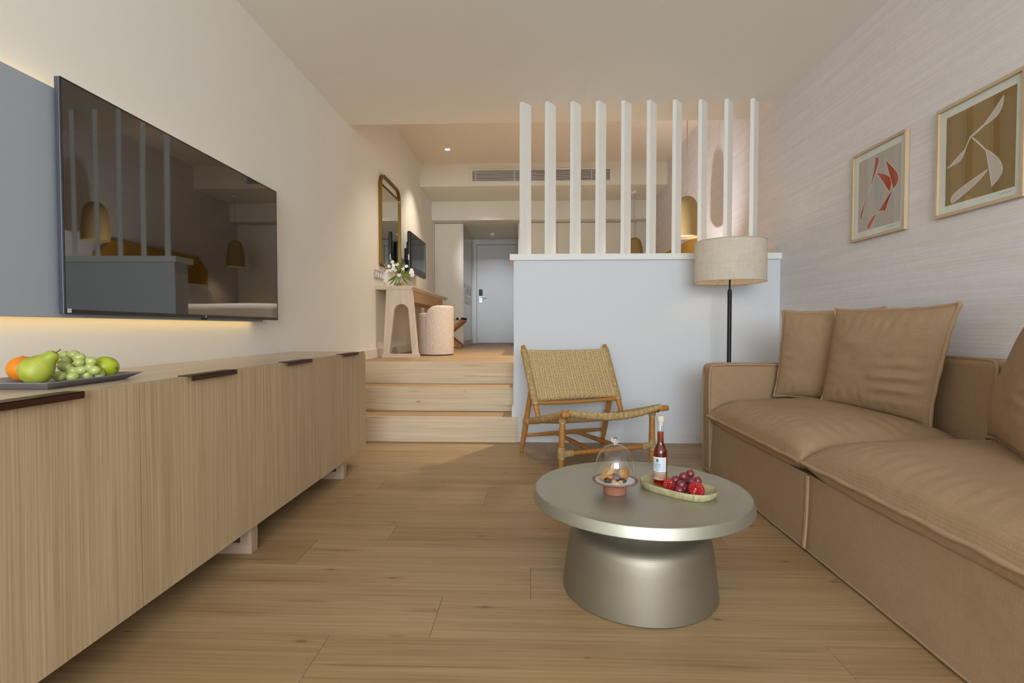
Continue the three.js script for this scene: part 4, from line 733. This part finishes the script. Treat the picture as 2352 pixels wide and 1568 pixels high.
framed(-2.652, -2.190, 1.484, 2.012, print2, 'framed print with white leaf shapes on an ochre-brown ground');

// ───────── bedroom ─────────
{ // tall mirror
  const mi = thing('wall_mirror', 'tall brass-framed mirror with rounded corners over the desk', 'mirror', [XL, 1.63, -6.06]);
  const a0 = 5.635, a1 = 6.48, y0 = 1.63, y1 = 2.655, r = 0.15, t = 0.022;
  const path = (o, P) => { const x0 = a0 + o, x1 = a1 - o, b = y0 + o, c = y1 - o, q = r - o, k = 0.04; P.moveTo(x0 + k, b); P.lineTo(x1 - k, b); P.quadraticCurveTo(x1, b, x1, b + k); P.lineTo(x1, c - q); P.absarc(x1 - q, c - q, q, 0, Math.PI / 2, false); P.lineTo(x0 + q, c); P.absarc(x0 + q, c - q, q, Math.PI / 2, Math.PI, false); P.lineTo(x0, b + k); P.quadraticCurveTo(x0, b, x0 + k, b); return P; };
  const S = path(0, new THREE.Shape()); S.holes.push(path(t, new THREE.Path()));
  const g = new THREE.ExtrudeGeometry(S, { depth: 0.036, bevelEnabled: false, curveSegments: 20 }); g.rotateY(Math.PI / 2); g.translate(XL + 0.001, 0, 0);
  part('frame', creased(g, 0.6), M.brass, mi);
  part('cross_bar', B(XL + 0.010, XL + 0.032, 2.530, 2.540, -(a0 + t), -(a1 - t)), M.brass, mi);
  part('mirror_glass', B(XL + 0.014, XL + 0.020, y0 + t - 0.002, 2.531, -(a0 + t - 0.002), -(a1 - t + 0.002)), M.mirror, mi);
}
{ // small television on the wall
  const t = thing('television', 'small black television on a wall bracket beside the tall mirror', 'television', [-1.52, 1.65, -6.95]);
  const b = new RoundedBoxGeometry(0.05, 0.52, 0.95, 4, 0.022).translate(-1.525, 1.905, -6.935);
  part('body', b, M.tvPlastic, t);
  part('screen', B(-1.502, -1.4985, 1.725, 2.125, -6.53, -7.34), phy({ color: 0x0b0b0c, roughness: 0.06, ior: 2.0 }), t);
  part('rear_housing', B(-1.60, -1.545, 1.72, 2.06, -6.62, -7.25, 0.02), M.tvPlastic, t);
  part('wall_bracket', [B(XL, XL + 0.02, 1.70, 2.0, -6.80, -7.05), B(XL + 0.02, -1.59, 1.80, 1.86, -6.86, -6.98)], M.black, t);
  part('label', B(-1.535, -1.522, 1.80, 1.87, -6.458, -6.461), M.white, t);
}
{ // desk
  const d = thing('desk', 'pale oak desk with tapered end panels cut by a tall arch', 'desk', [-1.46, UF, -6.5]);
  const y1 = 1.400, yt = 1.360;
  const S = new THREE.Shape(); S.moveTo(XL + 0.003, y1); S.lineTo(-1.255, y1); S.lineTo(-1.255, y1 - 0.014); S.lineTo(-1.285, yt); S.lineTo(XL + 0.003, yt); S.closePath();
  const tg = new THREE.ExtrudeGeometry(S, { depth: 2.29, bevelEnabled: false }); tg.translate(0, 0, -7.80); part('desk_top', uvBox(tg, 'z'), M.paleOak, d);
  for (const z of [-5.57, -7.60]) {
    const P = new THREE.Shape(); P.moveTo(-1.590, 0.667); P.lineTo(-1.214, 0.667); P.lineTo(-1.274, yt); P.lineTo(-1.553, yt); P.closePath();
    const h = new THREE.Path(), cx = -1.393, r = 0.080, ys = 1.125; h.moveTo(-1.524, 0.6675); h.lineTo(cx - r, ys); h.absarc(cx, ys, r, Math.PI, 0, true); h.lineTo(-1.276, 0.6675); h.lineTo(-1.524, 0.6675); P.holes.push(h);
    const g = new THREE.ExtrudeGeometry(P, { depth: 0.042, bevelEnabled: true, bevelSize: 0.001, bevelThickness: 0.001, bevelSegments: 1, curveSegments: 24 }); g.translate(0, 0, z);
    part('end_panel', uvBox(g, 'y'), M.paleOak, d);
    part('plinth', uvBox(B(-1.60, -1.200, UF + 0.0005, 0.668, z - 0.008, z + 0.052, 0.002), 'x'), M.paleOak, d);
  }
  part('drawer_box', uvBox(B(-1.535, -1.292, 1.235, yt, -5.575, -7.555), 'z'), std({ map: paleOakTex, color: 0xdcc3a0, roughness: 0.55 }), d);
}
{ // tub chair
  const cx = -1.128, cz = -6.125, R = 0.213, y0 = UF, t = thing('tub_chair', 'small round bouclé tub chair tucked against the desk', 'chair', [cx, UF, cz]);
  t.userData.label = 'small round nubbly cream tub chair tucked against the desk';
  const shell = (a0, a1, hf, r, th, n) => { // a = 0 faces +x
    const prof = (a) => { const h = hf(a), rr2 = th / 2; const p = [[r * 0.985, 0.012], [r, 0.04], [r, h - rr2]]; for (let i = 0; i <= 6; i++) { const q = i / 6 * Math.PI; p.push([r - rr2 + Math.cos(q) * rr2, h - rr2 + Math.sin(q) * rr2]); } p.push([r - th, 0.30]); return p; };
    const m = prof(0).length - 1;
    return creased(grid(n, m, (u, v) => { const a = a0 + (a1 - a0) * u, p = prof(a)[Math.round(v * m)]; return V(cx + Math.cos(a) * p[0], y0 + p[1], cz + Math.sin(a) * p[0]); }, (u, v) => [u * Math.abs(a1 - a0) * r, prof(a0 + (a1 - a0) * u)[Math.round(v * m)][1]]), 1.2);
  };
  const A = 1.93, top = a => { const k = Math.min(1, Math.max(0, (A - Math.abs(a)) / 0.75)); return 0.497 + 0.085 * Math.sqrt(1 - (1 - k) ** 2); };
  part('back_shell', shell(-A, A, top, R, 0.062, 72), M.boucle, t);
  part('front_shell', shell(A, 2 * Math.PI - A, () => 0.495, R - 0.005, 0.055, 40), M.boucle, t);
  part('seat', lathe([[0.001, 0.33], [0.12, 0.33], [0.15, 0.315], [0.155, 0.28], [0.155, 0.01], [0.001, 0.01]], 40).translate(cx, y0, cz), M.boucle, t);
  for (const s of [-1, 1]) part('seam', tube([[cx + Math.cos(s * A) * (R + 0.001), y0 + 0.02, cz + Math.sin(s * A) * (R + 0.001)], [cx + Math.cos(s * A) * (R + 0.001), y0 + 0.25, cz + Math.sin(s * A) * (R + 0.001)], [cx + Math.cos(s * A) * (R + 0.001), y0 + 0.48, cz + Math.sin(s * A) * (R + 0.001)]], 0.003, 12, 6), M.boucle, t);
  part('base_ring', lathe([[R * 0.93, 0.0005], [R * 0.95, 0.0005], [R * 0.95, 0.014], [R * 0.93, 0.014]], 48).translate(cx, y0, cz), M.shadow, t);
}
{ // folding luggage rack
  const r = thing('luggage_rack', 'folding wooden luggage rack with dark straps next to the wardrobe', 'luggage rack', [-1.3, UF, -8.15]);
  const x0 = -1.60, x1 = -1.035, za = -7.93, zb = -8.35, yt = 1.075;
  for (const z of [za, zb]) {
    const bar = (a, b, zz) => { const d = V(b[0] - a[0], b[1] - a[1], 0), l = d.length(), g = new THREE.BoxGeometry(l, 0.042, 0.018); g.rotateZ(Math.atan2(d.y, d.x)); g.translate((a[0] + b[0]) / 2, (a[1] + b[1]) / 2, zz); return uvBox(g, 'x'); };
    part('leg', bar([x1 - 0.02, yt - 0.02], [x0 + 0.05, UF + 0.02], z), M.teak, r); part('leg', bar([x0 + 0.02, yt - 0.02], [x1 - 0.05, UF + 0.02], z - 0.02), M.teak, r);
  }
  part('rail', [uvBox(B(x1 - 0.05, x1, yt - 0.03, yt - 0.005, za + 0.02, zb - 0.03, 0.004), 'z')], M.teak, r); part('rail', [uvBox(B(x0, x0 + 0.05, yt - 0.03, yt - 0.005, za + 0.02, zb - 0.03, 0.004), 'z')], M.teak, r);
  part('lower_bar', rod(V(x1 - 0.08, UF + 0.05, za), V(x1 - 0.08, UF + 0.05, zb), 0.012), M.teak, r);
  for (let i = 0; i < 16; i++) { const x = x0 + 0.004 + i * 0.0352; part(i % 2 ? 'strap' : 'slat', B(x, x + 0.033, yt - 0.004, yt + 0.030, za + 0.03, zb - 0.03, 0.003), i % 2 ? M.shadow : M.paleOak, r); }
}
{ // sockets over the desk
  const s = thing('socket_panel', 'row of pale wall sockets and switches left of the mirror, over the desk', 'wall sockets', [XL, 1.52, -5.66]);
  for (const [z0, z1] of [[-5.465, -5.535], [-5.545, -5.62], [-5.63, -5.705], [-5.715, -5.79]]) { const p = part('socket_plate', B(XL, XL + 0.012, 1.475, 1.57, z0, z1, 0.004), M.grey, s); part('rocker', B(XL + 0.010, XL + 0.016, 1.495, 1.55, z0 - 0.015, z1 + 0.015, 0.003), M.white, p); }
  part('card_switch', B(XL, XL + 0.035, 1.46, 1.58, -5.80, -5.90, 0.005), M.white, s, 'white card switch box');
}
{ // vase of white flowers
  const x = -1.440, y = 1.4005, z = -5.64, v = thing('flower_vase', 'small clear glass bulb vase with greenish water near the desk edge', 'vase', [x, y, z]);
  const pr = new THREE.SplineCurve([[0.001, 0.001], [0.040, 0.002], [0.052, 0.018], [0.050, 0.036], [0.034, 0.052], [0.021, 0.062], [0.019, 0.075], [0.022, 0.10], [0.034, 0.125]].map(q => new THREE.Vector2(...q))).getPoints(48).map(p => [Math.max(p.x, 0.0005), p.y]);
  part('glass', lathe(pr, 40, 1.2).translate(x, y, z), M.domeGlass, v);
  const wt = pr.filter(p => p[1] < 0.034).map(p => [Math.max(0.0005, p[0] - 0.002), p[1] + 0.0015]); wt.push([0.0005, 0.0345]);
  part('water', lathe(wt, 40, 0.8).translate(x, y, z), phy({ color: 0xffffff, roughness: 0, transmission: 1, thickness: 0.05, ior: 1.33, attenuationColor: new THREE.Color(0.62, 0.60, 0.16), attenuationDistance: 0.06 }), v);
  // sprigs: end point (dx, dy, dz), leaves, blossoms
  const fl = (p, r) => { const out = []; for (let i = 0; i < 5; i++) { const g = new THREE.SphereGeometry(1, 10, 7).scale(r * 0.55, r * 0.16, r * 0.48); g.translate(r * 0.52, 0.0, 0); g.rotateZ(0.35); g.rotateY(i * 1.2566); out.push(g); } const q = new THREE.Quaternion().setFromUnitVectors(V(0, 1, 0), V(rr(-0.5, 0.5), rr(-0.1, 0.6), 1).normalize()); return out.map(g => { g.applyQuaternion(q); g.translate(p.x, p.y, p.z); return g; }); };
  const lf = (p, d, l, w) => { const g = grid(2, 8, (a, b) => { const k = Math.sin(Math.PI * Math.min(1, 0.06 + b * 0.94)) ** 0.8 * w * (1 - b * 0.25); return V((a - 0.5) * 2 * k, b * l, Math.abs(a - 0.5) * k * 0.8 + b * b * l * -0.12); }); const k2 = grid(2, 8, (a, b) => { const k = Math.sin(Math.PI * Math.min(1, 0.06 + b * 0.94)) ** 0.8 * w * (1 - b * 0.25); return V((0.5 - a) * 2 * k, b * l, Math.abs(a - 0.5) * k * 0.8 + b * b * l * -0.12 - 0.0015); }); return [g, k2].map(q2 => { const q = new THREE.Quaternion().setFromUnitVectors(V(0, 1, 0), d.clone().normalize()); q2.applyQuaternion(q); q2.translate(p.x, p.y, p.z); return q2; }); };
  const SP = [
    ['flower sprig reaching left, with yellow buds and open white blooms', V(-0.135, 0.26, 0.02), [[-0.10, 0.215], [-0.085, 0.17], [-0.115, 0.165], [-0.05, 0.20]], [[-0.155, 0.235], [-0.14, 0.21], [-0.13, 0.15], [-0.075, 0.25]], [[-0.07, 0.19, -0.45, 1.0], [-0.03, 0.13, -0.6, -0.9]]],
    ['upright flower sprig at the left centre with small white blooms', V(-0.055, 0.285, 0.0), [[-0.062, 0.262], [-0.050, 0.225], [-0.058, 0.185]], [[-0.035, 0.24], [-0.075, 0.27]], [[-0.06, 0.22, -0.25, 1], [-0.015, 0.12, -0.3, -1.0]]],
    ['upright leafy sprig at the centre of the vase', V(0.02, 0.27, 0.0), [[-0.012, 0.235], [-0.030, 0.17]], [[0.0, 0.20], [0.03, 0.195]], [[0.012, 0.19, 0.2, 1], [0.035, 0.17, 0.45, 1], [-0.01, 0.17, -0.1, 1]]],
    ['flower sprig at the right centre with white blooms near the small television', V(0.085, 0.225, 0.01), [[0.088, 0.215], [0.06, 0.185]], [[0.065, 0.21], [0.05, 0.18]], [[0.05, 0.15, 1, 0.5], [0.04, 0.145, 1, 0.1]]],
    ['long sprig bending right and down with a cluster of white blooms', V(0.155, 0.15, 0.03), [[0.145, 0.175], [0.155, 0.15], [0.135, 0.145], [0.158, 0.125], [0.148, 0.115]], [[0.125, 0.16]], [[0.06, 0.16, 1, 0.15], [0.055, 0.14, 1, -0.35], [0.05, 0.135, 0.5, -0.8], [0.07, 0.13, 1, -0.55]]],
    ['single white bloom drooping over the rim of the vase', V(0.005, 0.14, 0.045), [[0.008, 0.118]], [], [[-0.025, 0.14, -0.7, -0.55]]],
  ];
  for (const [lab, e, blooms, buds, leaves] of SP) {
    const s = thing('flower_sprig', lab, 'flower', [x, y + 0.01, z], 'sprigs in the glass vase');
    part('stem', tube([[x + e.x * -0.12, y + 0.012, z + 0.004], [x + e.x * 0.10, y + 0.085, z + e.z * 0.2], [x + e.x * 0.5, y + 0.085 + (e.y - 0.085) * 0.62, z + e.z * 0.6], [x + e.x, y + e.y, z + e.z]], 0.0022, 20, 6), M.leaf, s);
    for (const [bx, by] of blooms) part('bloom', fl(V(x + bx, y + by, z + 0.03 + rr(0, 0.02)), 0.021), M.petal, s);
    for (const [bx, by] of buds) { const g = new THREE.SphereGeometry(0.0055, 8, 6).scale(0.8, 1.8, 0.8); g.rotateZ(rr(-0.8, 0.8)); part('bud', g.translate(x + bx, y + by, z + 0.03), M.bud, s); }
    leaves.forEach(([lx, ly, dx, dy], i) => part('leaf', lf(V(x + lx * 0.75, y + ly * 0.85, z + 0.025), V(dx, dy, 0.25), 0.125, 0.0125), i % 2 ? M.leaf2 : M.leaf, s));
  }
}
{ // bed behind the partition
  const b = thing('bed', 'wide bed with white linen behind the partition, only its edge showing', 'bed', [0.85, UF, -6.95]);
  part('bed_base', B(-0.10, 1.93, UF + 0.02, 0.92, -6.02, -7.88, 0.03), M.linenWhite, b);
  part('mattress', B(-0.13, 1.93, 0.92, 1.16, -6.0, -7.9, 0.06, 5), M.linenWhite, b);
  part('duvet', B(-0.185, 1.35, 0.86, 1.235, -5.92, -7.98, 0.07, 6), M.linenWhite, b);
  const hb = new THREE.Shape(); hb.moveTo(5.95, UF); hb.lineTo(5.95, 1.84); hb.lineTo(6.18, 2.02); hb.lineTo(7.75, 2.02); hb.lineTo(7.97, 1.84); hb.lineTo(7.97, UF); hb.closePath();
  const hg = new THREE.ExtrudeGeometry(hb, { depth: 0.06, bevelEnabled: true, bevelSize: 0.008, bevelThickness: 0.008, bevelSegments: 2 }); hg.rotateY(Math.PI / 2); hg.translate(1.945, 0, 0);
  part('headboard', hg, M.mustard, b, 'mustard upholstered headboard with chamfered corners');
  for (const z of [-6.45, -7.45]) {
    const p = thing('bed_pillow', z > -7 ? 'white bed pillow nearer the partition, hidden behind it' : 'white bed pillow farther from the partition, hidden behind it', 'pillow', [1.7, 1.2, z], 'white bed pillows');
    const [bd, pp] = cushionGeo([[1.62, 1.20, z - 0.35], [1.62, 1.20, z + 0.35], [1.86, 1.62, z + 0.35], [1.86, 1.62, z - 0.35]], 0.08, 0.06, { n: 24, seed: 5 }); part('cover', bd, M.linenWhite, p);
  }
}

// ───────── finish ─────────
scene.traverse(o => { if (o.isMesh) { o.castShadow = true; o.receiveShadow = true; } });
renderer.render(scene, camera);
